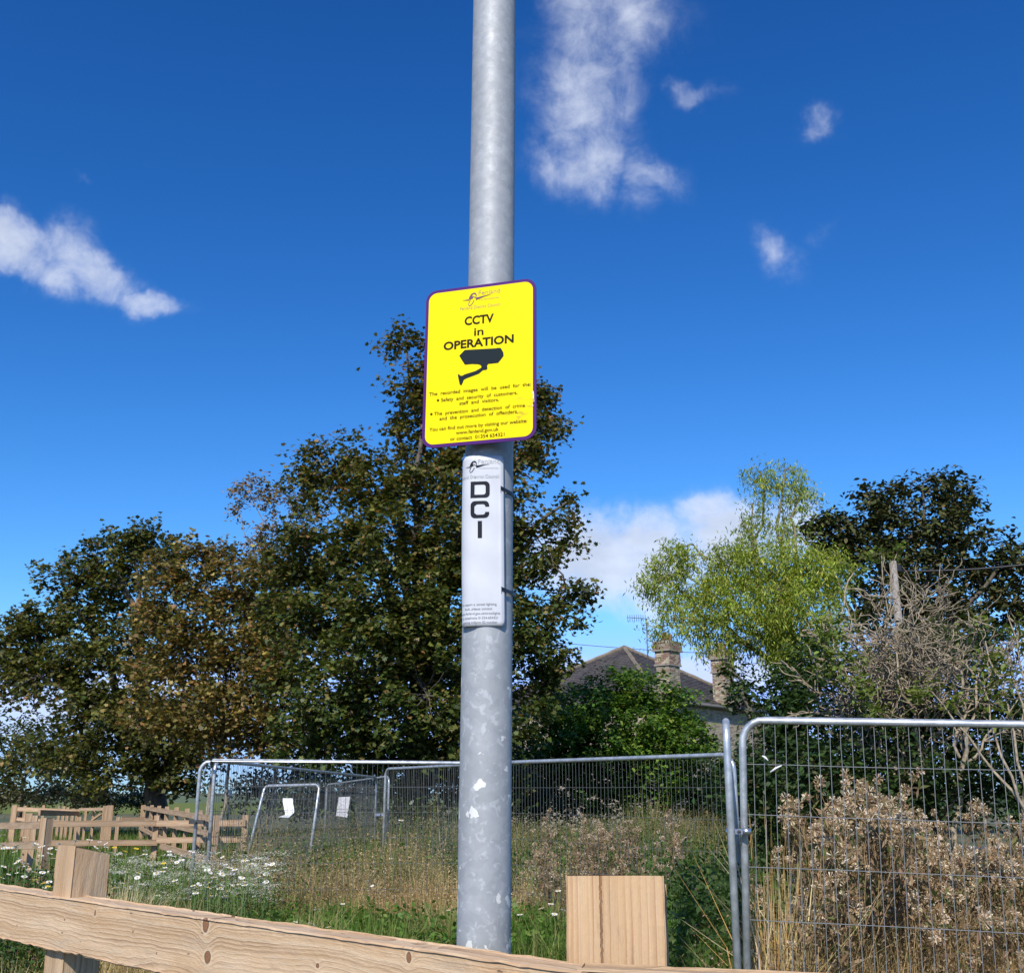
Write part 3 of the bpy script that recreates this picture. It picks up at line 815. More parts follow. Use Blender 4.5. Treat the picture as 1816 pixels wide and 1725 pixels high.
def squarish(kind, x0, x1, y0, y1):
    """square-shouldered block capitals D, C, I as flat outlines"""
    (u0, z0), (u1, z1) = D2(x0, y1), D2(x1, y0); W_, H_ = u1 - u0, z1 - z0; th = W_ * .215; tv = H_ * .185
    if kind == 'I': return [[(u0, z0), (u1, z0), (u1, z1), (u0, z1)]]
    r_ = min(W_, H_) * .26
    def corner(cx, cz, rr_, a0, a1, n=6): return [(cx + rr_ * math.cos(R(a0 + (a1 - a0) * i / n)), cz + rr_ * math.sin(R(a0 + (a1 - a0) * i / n))) for i in range(n + 1)]
    if kind == 'D':
        out = [(u0, z0)] + corner(u1 - r_, z0 + r_, r_, -90, 0) + corner(u1 - r_, z1 - r_, r_, 0, 90) + [(u0, z1)]
        ri = r_ * .55
        inn = [(u0 + th, z0 + tv)] + corner(u1 - th - ri, z0 + tv + ri, ri, -90, 0) + corner(u1 - th - ri, z1 - tv - ri, ri, 0, 90) + [(u0 + th, z1 - tv)]
        # split as a C-shaped strip closed on itself: return quads between outline pairs
        return ('ring', out, inn)
    if kind == 'C':
        e0 = z0 + H_ * .34; e1 = z1 - H_ * .34; ri = r_ * .55
        out = [(u1, e0)] + corner(u1 - r_, z0 + r_, r_, 0, -90) + corner(u0 + r_, z0 + r_, r_, -90, -180) + corner(u0 + r_, z1 - r_, r_, 180, 90) + corner(u1 - r_, z1 - r_, r_, 90, 0) + [(u1, e1)]
        inn = [(u1 - th, e0)] + corner(u1 - th - ri, z0 + tv + ri, ri, 0, -90) + corner(u0 + th + ri, z0 + tv + ri, ri, -90, -180) + corner(u0 + th + ri, z1 - tv - ri, ri, 180, 90) + corner(u1 - th - ri, z1 - tv - ri, ri, 90, 0) + [(u1 - th, e1)]
        return ('strip', out, inn)
def letter(kind, *a):
    s_ = squarish(kind, *a); bm = bmesh.new()
    if kind == 'I':
        bm.faces.new([bm.verts.new((x, -.0012, z)) for x, z in s_[0]])
    else:
        mode, out, inn = s_
        O = [bm.verts.new((x, -.0012, z)) for x, z in out]; I = [bm.verts.new((x, -.0012, z)) for x, z in inn]; n = len(O)
        for i in range(n if mode == 'ring' else n - 1):
            q = (i + 1) % n; bm.faces.new((O[i], O[q], I[q], I[i]))
    me = bm_mesh('letter', bm, M_dark); bend_mesh(me); return link('letter', me, pp)
letter('D', 274, 458, 368, 515); letter('C', 275, 452, 545, 695); letter('I', 338, 380, 722, 872)
def pline(txt, x0, x1, y, cap, m, **kw):
    (u0, z), (u1, _) = D2(x0, y), D2(x1, y)
    fit_text('lettering', txt, (u0 + u1) / 2, z, u1 - u0, cap, m, pp, y=-.0012, hook=bend_mesh, **kw)
pline('Fenland', 345, 560, 185, .0118, M_pgrey, bold=-.006)
pline('CAMBRIDGESHIRE', 350, 545, 248, .0028, M_pgrey)
pline('Fenland District Council', 120, 550, 322, .0082, M_pgrey)
for txt, x0, x1, y in (('To report a street lighting', 140, 518, 1443), ('fault, please contact', 195, 476, 1480), ('www.fenland.gov.uk/streetlights', 130, 552, 1519),
                       ('or telephone 01354-654321', 150, 530, 1557), ('quoting column ID number', 155, 525, 1594)):
    pline(txt, x0, x1, y, .0058, M_pgrey2)
lu, lzz = D2(298, 212)
logo(pp, lu, lzz, .0078, M_dark, -.0012, bend_mesh)
# black cable ties from slots in the folded margin round the pole
for zz in (D2(0, 440)[1], D2(0, 1325)[1]):
    t = Tubes(); pts = []
    x, y = bend(.038, zz); pts.append(Vector((x, y - .0022, zz + .003)))
    x, y = bend(.047, zz); pts.append(Vector((x, y - .0018, zz + .001)))
    ctr = Vector((pc.x - pp.location.x, pc.y - pp.location.y, 0))
    for a in range(-25, 200, 9):
        pts.append(ctr + Vector(((LR + .003) * math.cos(R(a)), (LR + .003) * math.sin(R(a)), zz - .002)))
    bm = bmesh.new(); prev = None
    for i, p in enumerate(pts):
        tn = (pts[min(i + 1, len(pts) - 1)] - pts[max(i - 1, 0)]).normalized(); nn = tn.cross(Vector((0, 0, 1))).normalized()
        cur = [bm.verts.new(p + nn * a_ + Vector((0, 0, b2))) for a_, b2 in ((.001, -.0042), (.001, .0042), (-.001, .0042), (-.001, -.0042))]
        if prev:
            for j in range(4): bm.faces.new((prev[j], prev[(j + 1) % 4], cur[(j + 1) % 4], cur[j]))
        else: bm.faces.new(cur)
        prev = cur
    bm.faces.new(prev[::-1]); bmesh.ops.recalc_face_normals(bm, faces=bm.faces)
    link('cable_tie', bm_mesh('cable_tie', bm, M_black), pp)
    bm = bmesh.new(); x, y = bend(.0385, zz); add_box(bm, (x - .001, y - .0012, zz), (.0012, .001, .018)); link('slot', bm_mesh('slot', bm, M_black), pp)

# ================================================================== WELDED MESH PANELS
M_tube, g, b = mat('zinc_tube')
tc = g.new('ShaderNodeTexCoord').outputs['Object']
n = g.noise(tc, 14, 6, .65)
g.l.new(g.ramp(n, [(.3, (.32, .35, .37)), (.6, (.50, .53, .55)), (.75, (.62, .64, .65))]), b.inputs['Base Color'])
b.inputs['Metallic'].default_value = .5; g.l.new(g.mapr(n, .3, .7, .3, .5), b.inputs['Roughness'])
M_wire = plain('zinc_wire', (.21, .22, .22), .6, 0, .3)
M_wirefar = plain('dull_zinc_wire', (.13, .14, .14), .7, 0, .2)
M_foot = plain('rubber_foot', (.05, .05, .05), .9, var=.3)
PANELS = 'welded mesh site fence panels'
def panel(label, a, b_, top, tube=.02, wire=.0020, pitch=.057, hp=.27, bot=.10, corner=.13, foot=True, first=.27, lean=0.0, clamp=None, buckle=0, skew=0):
    """a, b: ground points (x,y) of the two uprights; top: height of the top tube axis at a and b"""
    a, b_ = Vector((*a, 0)), Vector((*b_, 0)); ta, tb_ = top if isinstance(top, tuple) else (top, top)
    L = (b_ - a).length; X_ = (b_ - a).normalized(); N = Vector((-X_.y, X_.x, 0))
    t = empty('fence_panel', a, 0); tag(t, label, 'fence panel', PANELS)
    def P(u, z):
        f = u / L; s = (ta + (tb_ - ta) * f)
        return X_ * (u + skew * z) + Vector((0, 0, z + s)) + N * (lean * (z + s))
    tb = Tubes()
    path = [P(0, -ta)] + [P(corner - corner * math.cos(R(q)), -corner + corner * math.sin(R(q))) for q in range(0, 91, 15)] \
         + [P(L - corner + corner * math.sin(R(q)), -corner + corner * math.cos(R(q))) for q in range(0, 91, 15)] + [P(L, -tb_)]
    tb.add(path, tube, 14)
    tb.add([P(0, -ta + bot), P(L, -tb_ + bot)], tube * .8, 10)
    link('frame', tb.mesh('frame', M_tube), t)
    tw = Tubes()
    n = int((L - .06) / pitch)
    for i in range(1, n + 1):
        u = L * i / (n + 1)
        zt = -.0
        if u < corner: zt = -corner + math.sqrt(max(0, corner ** 2 - (corner - u) ** 2))
        if L - u < corner: zt = -corner + math.sqrt(max(0, corner ** 2 - (corner - (L - u)) ** 2))
        w_ = random.uniform(-.003, .003)
        pts = []
        zs = [zt, -first * .5] + [-first - hp * q for q in range(int((ta - bot - first) / hp) + 1)] + [-ta + bot]
        zs = sorted(set(zs), reverse=True)
        for q, z in enumerate(zs):
            pts.append(P(u + (w_ if q < 2 else 0) + random.uniform(-.0015, .0015) * (1 + buckle), z) + N * random.uniform(-.002, .002) * (1 + buckle))
        tw.add(pts, wire, 4, False)
    z = -first
    while z > -ta + bot + .04:
        tw.add([P(L * q / 14, z + random.uniform(-.002, .002) * (1 + buckle)) + N * (wire * 1.6) for q in range(15)], wire * 1.15, 4, False); z -= hp
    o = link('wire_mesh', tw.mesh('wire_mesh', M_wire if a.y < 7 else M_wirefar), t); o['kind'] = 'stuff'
    if foot:
        for u in (0, L):
            bm = bmesh.new(); add_box(bm, X_ * u + Vector((0, 0, .065)), (.22, .6, .13), math.atan2(X_.y, X_.x)); bevel(bm, .02)
            link('foot', bm_mesh('foot', bm, M_foot), t)
    return t
def g2(px, py, D):
    p = at(px, py, D); return (p.x, p.y)
def topz(px, py, D): return at(px, py, D).z
# nearest, right
pa, pb = g2(1316, 1278, 6.0), g2(1816, 1284, 5.72)
dx, dy = pb[0] - pa[0], pb[1] - pa[1]; kk = 3.45 / math.hypot(dx, dy)
pbb = (pa[0] + dx * kk, pa[1] + dy * kk)
za, zb_ = topz(1316, 1276, 6.0), topz(1816, 1284, 5.72); zb2 = za + (zb_ - za) * kk
near = panel('nearest mesh fence panel in front of the dead thistles at right', pa, pbb, (za, zb2), skew=.037, corner=.12, hp=.262, first=.235)
# seen edge on, running away from the camera
ea = g2(1300, 1500, 5.93)
edge = panel('mesh fence panel seen edge on, clamped beside the nearest one', (ea[0] - .015, ea[1]), g2(1291, 1350, 9.35), (topz(1281, 1276, 5.93), 1.93), corner=.12, hp=.262, lean=-.006)
c_ = at(1309.5, 1474, 5.95)
cl = empty('panel_clamp', c_); tag(cl, 'steel clamp joining the two nearest mesh panels at mid height', 'clamp')
for dx_ in (-.042, .042):
    t = Tubes(); t.add([Vector((dx_, 0, -.016)), Vector((dx_, 0, .016))], .0255, 20); link('collar', t.mesh('collar', M_band), cl)
bm = bmesh.new(); add_box(bm, (0, -.006, 0), (.09, .012, .026)); link('plate', bm_mesh('plate', bm, M_band), cl)
t = Tubes(); t.add([Vector((0, -.03, 0)), Vector((0, .02, 0))], .009, 6); link('bolt', t.mesh('bolt', M_foot), cl)
# middle distance: two panels meeting behind the lamp post
m0 = g2(356, 1348, 12.2); m1 = g2(868, 1352, 12.55); m2 = g2(1300, 1337, 9.45)
panel('long mesh fence panel left of the lamp post with daisies at its foot', m0, m1, (topz(356, 1348, 12.2), topz(868, 1353, 12.55)), wire=.0017, hp=.268)
panel('mesh fence panel right of the lamp post in front of the bushes', (m1[0] + .08, m1[1]), m2, (topz(880, 1352, 12.5), topz(1285, 1338, 9.5)), wire=.0017, hp=.268)
# returning inwards from the left corner
mm = g2(560, 1366, 16.0); k1 = g2(668, 1379, 20.0)
panel('long mesh fence panel receding from the left corner of the enclosure', (m0[0] + .12, m0[1] + .15), k1, (1.965, topz(668, 1378, 20)), wire=.0020, foot=False)
k2 = g2(684, 1364, 17.0)
panel('mesh fence panel directly behind the lamp post, right of the joint', k2, g2(870, 1354, 14.2), (topz(690, 1363, 17), topz(870, 1354, 14.2)), wire=.0020, foot=False)
h0 = g2(580, 1390, 24.0)
panel('farthest mesh fence panel behind the joint of the enclosure', h0, (g2(690, 1378, 20.6)), (topz(580, 1391, 24), topz(690, 1376, 20.6)), wire=.0024, foot=False)
# narrow splayed gate panel
gt = empty('gate_panel', (*g2(505, 1500, 19), 0)); tag(gt, 'narrow leaning mesh gate panel carrying a curled white notice', 'gate')
gb = Vector(gt.location)
tl, tr = at(470, 1393, 19.2), at(567, 1391, 19.0); bl, br = at(432, 1545, 18.6), at(545, 1545, 18.5)
bl.z = max(bl.z, .1); br.z = max(br.z, .1)
t = Tubes(); e1 = (tr - tl).normalized() * .07
t.add([q - gb for q in (bl, tl + (bl - tl).normalized() * .07, tl + e1 * .4 + (bl - tl).normalized() * .02, tl + e1, tr - e1, tr - e1 * .4 + (br - tr).normalized() * .02, tr + (br - tr).normalized() * .07, br)], .026, 10)
link('frame', t.mesh('frame', M_tube), gt)
t = Tubes()
for i in range(1, 18):
    f = i / 18; t.add([tl.lerp(tr, f) - gb, bl.lerp(br, f) - gb], .0022, 4, False)
for i in range(1, 6):
    f = i / 6; t.add([tl.lerp(bl, f) - gb, tr.lerp(br, f) - gb], .0034, 4, False)
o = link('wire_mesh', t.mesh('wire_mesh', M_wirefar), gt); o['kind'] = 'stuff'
# small coupler between posts at the joint, and at the left corner
for (px, py, D, lab) in ((675, 1444, 18.0, 'small clamp at the joint of the two far mesh panels'), (349, 1457, 12.15, 'small clamp on the double upright at the left corner')):
    c_ = at(px, py, D); o_ = empty('panel_clamp', c_); tag(o_, lab, 'clamp')
    bm = bmesh.new(); add_box(bm, (0, 0, 0), (.16, .05, .04)); link('plate', bm_mesh('plate', bm, M_band if px > 400 else M_foot), o_)
    t = Tubes(); t.add([Vector((0, -.05, 0)), Vector((0, .04, 0))], .01, 6); link('bolt', t.mesh('bolt', M_foot), o_)
# white notices
M_paper = plain('white_paper', (.82, .82, .80), .6)
M_map, g, b = mat('printed_notice')
tc = g.new('ShaderNodeTexCoord').outputs['Object']
n = g.noise(tc, 14, 5, .7, 1.5)
g.l.new(g.ramp(n, [(.47, (.82, .82, .80)), (.52, (.5, .42, .40)), (.56, (.80, .80, .78))]), b.inputs['Base Color'])
def sheet(label, pts, m):
    """pts rows of (px,py,D) left/right pairs"""
    c = at(*pts[0][0]); bm = bmesh.new(); prev = None
    for (l_, r_) in pts:
        cur = (bm.verts.new(at(*l_) - c), bm.verts.new(at(*r_) - c))
        if prev: bm.faces.new((prev[0], cur[0], cur[1], prev[1]))
        prev = cur
    o = link('notice', bm_mesh('notice', bm, m), None, c); tag(o, label, 'notice')
    md = o.modifiers.new('t', 'SOLIDIFY'); md.thickness = .004
sheet('blank white notice curling up at its foot on the gate panel', [((501, 1415, 18.85), (519, 1415, 18.85)), ((503, 1430, 18.8), (521, 1430, 18.8)), ((506, 1444, 18.75), (522, 1440, 18.72)), ((494, 1448, 18.2), (512, 1449, 18.3))], M_paper)
sheet('white notice with grey print on the far mesh panel', [((601, 1413, 18.1), (621, 1412, 18.25)), ((596, 1446, 17.9), (616, 1449, 18.05))], M_map)
# scraps of white tape caught on the near panel
for (x0, y0, x1, y1, lab) in ((1352, 1340, 1362, 1348, 'short white tape scrap knotted on the near mesh panel'), (1366, 1369, 1386, 1357, 'longer white tape scrap blowing from the near mesh panel')):
    a_, b2 = at(x0, y0, 5.96), at(x1, y1, 5.94); t = Tubes(); t.add([Vector((0, 0, 0)), (b2 - a_) * .5 + Vector((0, 0, .004)), b2 - a_], [.004, .006, .003], 5)
    o = link('tape_scrap', t.mesh('tape_scrap', M_paper), None, a_); tag(o, lab, 'tape')

# ================================================================== FAR TIMBER FENCES
def far_fence(label, posts, rails, s=.15, m=M_postfar, group='timber fences round the far enclosure'):
    x, y = posts[0][0], posts[0][1]
    t = empty('timber_fence', (x, y, 0)); tag(t, label, 'fence', group)
    for i, pq in enumerate(posts):
        px_, py_, zt = pq[:3]; ss = pq[3] if len(pq) > 3 else s; yw = pq[4] if len(pq) > 4 else .5
        o = post('post', (px_ - x, py_ - y), zt - .05, ss * .78, yw, m, t, z0=-.1, nx=2, rough=.0, chamfer=.006)
    for (a, b2, h, th) in rails:
        beam('rail', Vector(a) - Vector((x, y, .03)), Vector(b2) - Vector((x, y, .03)), th, h * .85, m, t, nx=4, rough=0, chamfer=.004)
    return t
def pz(px, py, D): p = at(px, py, D); return (p.x, p.y, p.z)
def PO(px, py, D, s=.15, yaw=.5): p = at(px, py, D); return (p.x, p.y, p.z, s, yaw)
def RA(x0, y0, D0, x1, y1, D1, h=.15, th=.05): return (pz(x0, y0, D0), pz(x1, y1, D1), h, th)
far_fence('far timber fence with two level rails left of the mesh panels',
          [PO(85, 1442, 13.5, .15, R(-32)), PO(279, 1441, 24.5, .15, .2), PO(436, 1440, 23, .16, .2)],
          [RA(60, 1458, 23.0, 279, 1457, 24.4, .14), RA(60, 1492, 23.0, 279, 1491, 24.4, .14), RA(279, 1457, 24.3, 436, 1456, 22.9, .15), RA(279, 1487, 24.3, 436, 1485, 22.9, .14)])
far_fence('short stub of timber fence left of the thick far post',
          [PO(63, 1440, 19, .13, .3), PO(53, 1437, 22, .17, .3)],
          [RA(-40, 1462, 22, 80, 1458, 15, .12), RA(-40, 1498, 22, 80, 1493, 15, .13)])
far_fence('low timber fence at the back left with many close posts',
          [PO(27, 1424, 33, .2, .3), PO(45, 1425, 34, .1), PO(78, 1424, 36, .1), PO(106, 1425, 37, .1), PO(114, 1426, 36, .1), PO(121, 1428, 35, .1), PO(130, 1430, 34, .1), PO(139, 1431, 32, .12)],
          [RA(30, 1432, 33, 139, 1437, 32, .14), RA(30, 1450, 33, 139, 1458, 32, .12), RA(139, 1440, 32, 70, 1438, 24, .14)])
far_fence('pair of timber gate posts under the dark tree with a braced gate',
          [PO(188, 1425, 31, .16), PO(196, 1424, 30.5, .2), PO(167, 1432, 32, .08), PO(153, 1432, 32, .08)],
          [RA(141, 1433, 32.5, 188, 1432, 31, .1), RA(141, 1456, 32.5, 188, 1454, 31, .1), RA(163, 1452, 32, 186, 1436, 31.2, .08)])
far_fence('timber fence coming forward from the dark trunk towards the mesh corner',
          [PO(255, 1424, 36, .16), PO(270, 1424, 34, .12), PO(283, 1425, 32, .12), PO(297, 1426, 30, .12), PO(314, 1427, 28, .12), PO(333, 1429, 26, .12), PO(356, 1432, 24, .12), PO(385, 1440, 21.5, .12)],
          [RA(255, 1430, 36, 385, 1450, 21.5, .14), RA(248, 1466, 36, 300, 1490, 27, .12), RA(250, 1450, 35, 385, 1478, 21.5, .12), RA(285, 1497, 24, 400, 1530, 17.5, .13)])
far_fence('plain timber rail fence across the grass behind the gate posts',
          [PO(210, 1444, 27, .1), PO(142, 1444, 29, .1)], [RA(100, 1497, 26, 255, 1489, 28, .1), RA(215, 1449, 29, 255, 1450, 29.5, .12)])
mk = empty('marker_post', (*g2(405, 1440, 44), 0)); tag(mk, 'thin marker post with a small white tag in the far field', 'post')
z_ = topz(405, 1408, 44)
t = Tubes(); t.add([Vector((0, 0, 0)), Vector((0, 0, z_))], .04, 6); link('pole', t.mesh('pole', M_palebark), mk)
bm = bmesh.new(); add_box(bm, (0, -.05, z_), (.22, .03, .35)); link('tag', bm_mesh('tag', bm, M_paper), mk)

# ================================================================== HOUSE
M_slate, g, b = mat('slate')
tc = g.new('ShaderNodeTexCoord').outputs['Object']
n = g.noise(tc, 1.2, 6, .7); n_ = g.noise(tc, 12, 4, .6)
c = g.mix(g.mapr(n, .35, .7), (.045, .040, .042), (.095, .082, .075)); c = g.mix(g.mapr(n_, .5, .72, 0, .6), c, (.20, .15, .10))
g.l.new(c, b.inputs['Base Color']); b.inputs['Roughness'].default_value = .75
M_bricks = []
for nm, c0_, c1b in (('brick_red', (.22, .13, .09), (.30, .20, .14)), ('brick_buff', (.38, .31, .22), (.50, .43, .32)), ('brick_lichen', (.36, .31, .22), (.24, .21, .16))):
    M_bricks.append(bark(nm, c0_, c1b, 5))
M_mortar = plain('mortar', (.30, .26, .21), .95, var=.2)
M_fascia = plain('gutter', (.16, .15, .14), .6)
Nc = at(1170, 1238, 46.0); Rc = at(1370, 1262, 54.0); Lc = at(890, 1258, 54.0)
ez = Nc.z
N0 = Vector((Nc.x, Nc.y, 0)); e_r = Vector((Rc.x - Nc.x, Rc.y - Nc.y, 0)); e_l = Vector((-e_r.y, e_r.x, 0)); e_l = e_l.normalized() * e_r.length
hs = empty('house', N0); tag(hs, 'brick house with a hipped slate roof behind the green bush', 'house')
apex = N0 + (e_r + e_l) / 2; az_ = at(1127, 1149, apex.y).z
corners = [Vector((0, 0, 0)), e_r, e_r + e_l, e_l]
ins = [ (apex - N0) + (c - (apex - N0)) * .95 for c in corners]
bm = bmesh.new()
lo = [bm.verts.new((c.x, c.y, 0)) for c in ins]; hi_ = [bm.verts.new((c.x, c.y, ez - .05)) for c in ins]
for i in range(4): bm.faces.new((lo[i], lo[(i + 1) % 4], hi_[(i + 1) % 4], hi_[i]))
bmesh.ops.recalc_face_normals(bm, faces=bm.faces)
link('wall', bm_mesh('wall', bm, M_mortar), hs)
# joined bricks on the visible wall
def brick_wall(o, X_, N, L, z0, z1, bw=.225, bh=.075, depth=.03, mats=(1, 1, 2)):
    """thousands of small facing bricks in one mesh: (verts, faces, mat index)"""
    V, Fc, MI = [], [], []
    rows = int((z1 - z0) / bh)
    for r_ in range(rows):
        z = z0 + r_ * bh; u = -(r_ % 2) * bw / 2
        while u < L:
            a = max(0, u) + .005; c = min(L, u + bw) - .005
            if c - a > .03:
                d = depth + random.uniform(-.006, .008); b0 = len(V)
                for (uu, zz) in ((a, z), (c, z), (c, z + bh - .01), (a, z + bh - .01)): V.append(tuple(o + X_ * uu + N * d + Vector((0, 0, zz))))
                for (uu, zz) in ((a, z), (c, z), (c, z + bh - .01), (a, z + bh - .01)): V.append(tuple(o + X_ * uu + Vector((0, 0, zz))))
                for f in ((0, 1, 2, 3), (0, 4, 5, 1), (1, 5, 6, 2), (2, 6, 7, 3), (3, 7, 4, 0)): Fc.append(tuple(b0 + q for q in f)); MI.append(0)
                mi = random.choice(mats)
                for q in range(5): MI[-1 - q] = mi
            u += bw
    me = bpy.data.meshes.new('bricks'); me.from_pydata(V, [], Fc)
    for mm_ in M_bricks: me.materials.append(mm_)
    me.polygons.foreach_set('material_index', MI)
    return me
Xw = (ins[1] - ins[0]).normalized(); Nw = Vector((Xw.y, -Xw.x, 0))
o = link('bricks', brick_wall(ins[0], Xw, Nw, (ins[1] - ins[0]).length, ez - 3.2, ez - .15), hs); o['kind'] = 'stuff'
Xw2 = (ins[0] - ins[3]).normalized(); Nw2 = Vector((Xw2.y, -Xw2.x, 0))
o = link('bricks', brick_wall(ins[3], Xw2, Nw2, (ins[0] - ins[3]).length, ez - 1.8, ez - .15), hs); o['kind'] = 'stuff'
# roof deck and slates
bm = bmesh.new(); ap = bm.verts.new((apex.x - N0.x, apex.y - N0.y, az_ - .03)); cv = [bm.verts.new((c.x, c.y, ez - .02)) for c in corners]
for i in range(4): bm.faces.new((cv[i], cv[(i + 1) % 4], ap))
bm.faces.new(cv[::-1]); bmesh.ops.recalc_face_normals(bm, faces=bm.faces)
rf = link('roof', bm_mesh('roof', bm, M_slate), hs)
V, Fc = [], []
apl = Vector((apex.x - N0.x, apex.y - N0.y, az_))
for i in (0, 3, 1):
    a, c = corners[i] + Vector((0, 0, ez)), corners[(i + 1) % 4] + Vector((0, 0, ez))
    mid = (a + c) / 2; slope = (apl - mid); SL = slope.length; sd = slope.normalized(); ud = (c - a).normalized(); W_ = (c - a).length
    nn = ud.cross(sd).normalized(); nn = nn if nn.z > 0 else -nn
    rows = int(SL / .2)
    for r_ in range(rows):
        s0 = r_ * .2; half = W_ / 2 * (1 - s0 / SL); u = -half + (r_ % 2) * .15
        while u < half - .05:
            u1 = min(u + .29, half); b0 = len(V); dz = random.uniform(0, .012)
            for (uu, ss, hh) in ((u, s0 - .02, .035 + dz), (u1, s0 - .02, .035 + dz), (u1, s0 + .22, .012), (u, s0 + .22, .012), (u, s0 - .02, .01), (u1, s0 - .02, .01)):
                V.append(tuple(mid + ud * uu + sd * ss + nn * hh))
            Fc += [(b0, b0 + 1, b0 + 2, b0 + 3), (b0, b0 + 4, b0 + 5, b0 + 1)]; u += .3
me = bpy.data.meshes.new('slates'); me.from_pydata(V, [], Fc); me.materials.append(M_slate)
o = link('slates', me, rf); o['kind'] = 'stuff'
M_ridge = bark('ridge_tile', (.13, .10, .075), (.24, .20, .14), 3)
for c in (corners[0], corners[1], corners[3]):
    t = Tubes(); a = c + Vector((0, 0, ez)); nS = 26
    t.add([a.lerp(apl, q / nS) + Vector((0, 0, .03 + random.uniform(-.015, .02))) for q in range(nS + 1)], [.11 + random.uniform(-.012, .012) for _ in range(nS + 1)], 6)
    link('hip_tiles', t.mesh('hip_tiles', M_ridge, False), rf)
for a, c in ((corners[0], corners[1]), (corners[3], corners[0])):
    t = Tubes(); nb = Vector(((c - a).y, -(c - a).x, 0)).normalized() * .06
    t.add([a + nb + Vector((0, 0, ez - .06)), c + nb + Vector((0, 0, ez - .06))], .075, 8); link('gutter', t.mesh('gutter', M_fascia), hs)
M_pot = bark('clay_pot', (.25, .13, .08), (.36, .21, .12), 4)
def chimney(px, D_t, w_px, y_top, y_base):
    c = N0 + e_r * D_t - N0; wd = .84
    cc = c + (apl - Vector((0, 0, 0)) - c) * .03; cc.z = 0
    world = N0 + cc; zt = at(px, y_top, world.y).z; zb = at(px, y_base, world.y).z
    Xc = e_r.normalized(); yw = math.atan2(Xc.y, Xc.x)
    bm = bmesh.new(); h = zt - zb
    add_box(bm, cc + Vector((0, 0, (zb + zt) / 2 - .1)), (wd * .92, .62, h - .2), yw)
    ch = link('chimney', bm_mesh('chimney', bm, M_mortar), rf)
    Yc_ = Vector((-Xc.y, Xc.x, 0))
    # brick skins on all faces seen, lower part lichen buff, upper banded red
    for (z0, z1, ex, mats) in ((zb, zt - 1.12, 0, (1, 2, 2, 0)), (zt - 1.10, zt - .50, .04, (0, 0, 1)), (zt - .48, zt - .05, .10, (0, 0, 2))):
        for (X_, L, o0) in ((Xc, wd + 2 * ex, cc - Xc * (wd / 2 + ex) - Yc_ * (.32 + ex)), (-Yc_, .64 + 2 * ex, cc - Xc * (wd / 2 + ex) + Yc_ * (.32 + ex)), (Yc_, .64 + 2 * ex, cc + Xc * (wd / 2 + ex) - Yc_ * (.32 + ex))):
            N = Vector((X_.y, -X_.x, 0))
            o = link('bricks', brick_wall(o0, X_, N, L, z0, z1, depth=.025, mats=mats), ch); o['kind'] = 'stuff'
        bm = bmesh.new(); add_box(bm, cc + Vector((0, 0, (z0 + z1) / 2)), (wd + 2 * ex - .01, .63 + 2 * ex, z1 - z0), yw); 
        if ex: add_box(bm, cc + Vector((0, 0, z0 + .02)), (wd + 2 * ex + .1, .70 + 2 * ex, .07), yw)
        link('course', bm_mesh('course', bm, M_mortar), ch)
    for q in (-.22, .2):
        t = Tubes(); t.add([cc + Xc * q + Vector((0, 0, zt - .06)), cc + Xc * q + Vector((0, 0, zt + .24)), cc + Xc * q + Vector((0, 0, zt + .30))], [.15, .13, .155], 12)
        link('chimney_pot', t.mesh('chimney_pot', M_pot), ch)
chimney(1176, .085, 38, 1136, 1235)
chimney(1281, .565, 36, 1152, 1250)
an = at(1150, 1200, 46.0); ant = empty('tv_aerial', (an.x, an.y, an.z)); tag(ant, 'television aerial on a thin mast beside the left chimney', 'aerial')
zt = topz(1150, 1097, 46) - an.z; M_alu = plain('aerial_metal', (.13, .13, .14), .5, .6)
t = Tubes(); t.add([Vector((0, 0, -.6)), Vector((0, 0, zt))], .028, 6); link('mast', t.mesh('mast', M_alu), ant)
t = Tubes(); t.add([Vector((.12, 0, zt)), Vector((-.85, -.1, zt + .04))], .014, 4)
for q in range(9):
    u = -.05 - q * .095; t.add([Vector((u, -.05, zt - .13)), Vector((u, 0, zt + .17))], .010, 4)
t.add([Vector((.1, -.2, zt - .02)), Vector((.1, .2, zt + .12))], .02, 4)
link('antenna_array', t.mesh('antenna_array', M_alu), ant)

# utility pole and wires
up_ = at(1583, 995, 28.0); ut = empty('utility_pole', (up_.x, up_.y, 0)); tag(ut, 'weathered wooden utility pole rising out of the bare twisted shrub', 'utility pole')
t = Tubes(); t.add([Vector((0, 0, -.3)), Vector((0, 0, up_.z * .5)), Vector((0, 0, up_.z))], [.13, .11, .095], 14); link('pole', t.mesh('pole', bark('pole_wood', (.15, .13, .11), (.34, .31, .27), 10)), ut)
bm = bmesh.new(); add_box(bm, (.12, 0, up_.z - .18), (.16, .1, .14)); link('insulator_box', bm_mesh('insulator_box', bm, M_black), ut)
def wire(label, a, b2, sag, r_, col=M_black):
    a, b2 = Vector(a), Vector(b2); t = Tubes()
    t.add([a.lerp(b2, q / 24) - a - Vector((0, 0, sag * 4 * (q / 24) * (1 - q / 24))) for q in range(25)], r_, 5)
    o = link('overhead_wire', t.mesh('overhead_wire', col), None, a); tag(o, label, 'wire')
wire('thick black overhead wire running right from the utility pole', at(1586, 1012, 28), at(2300, 880, 24), .5, .03)
wire('thin overhead wire crossing the sky behind the slate roof', at(880, 1128, 70), at(1500, 1165, 70), .3, .022, M_alu)

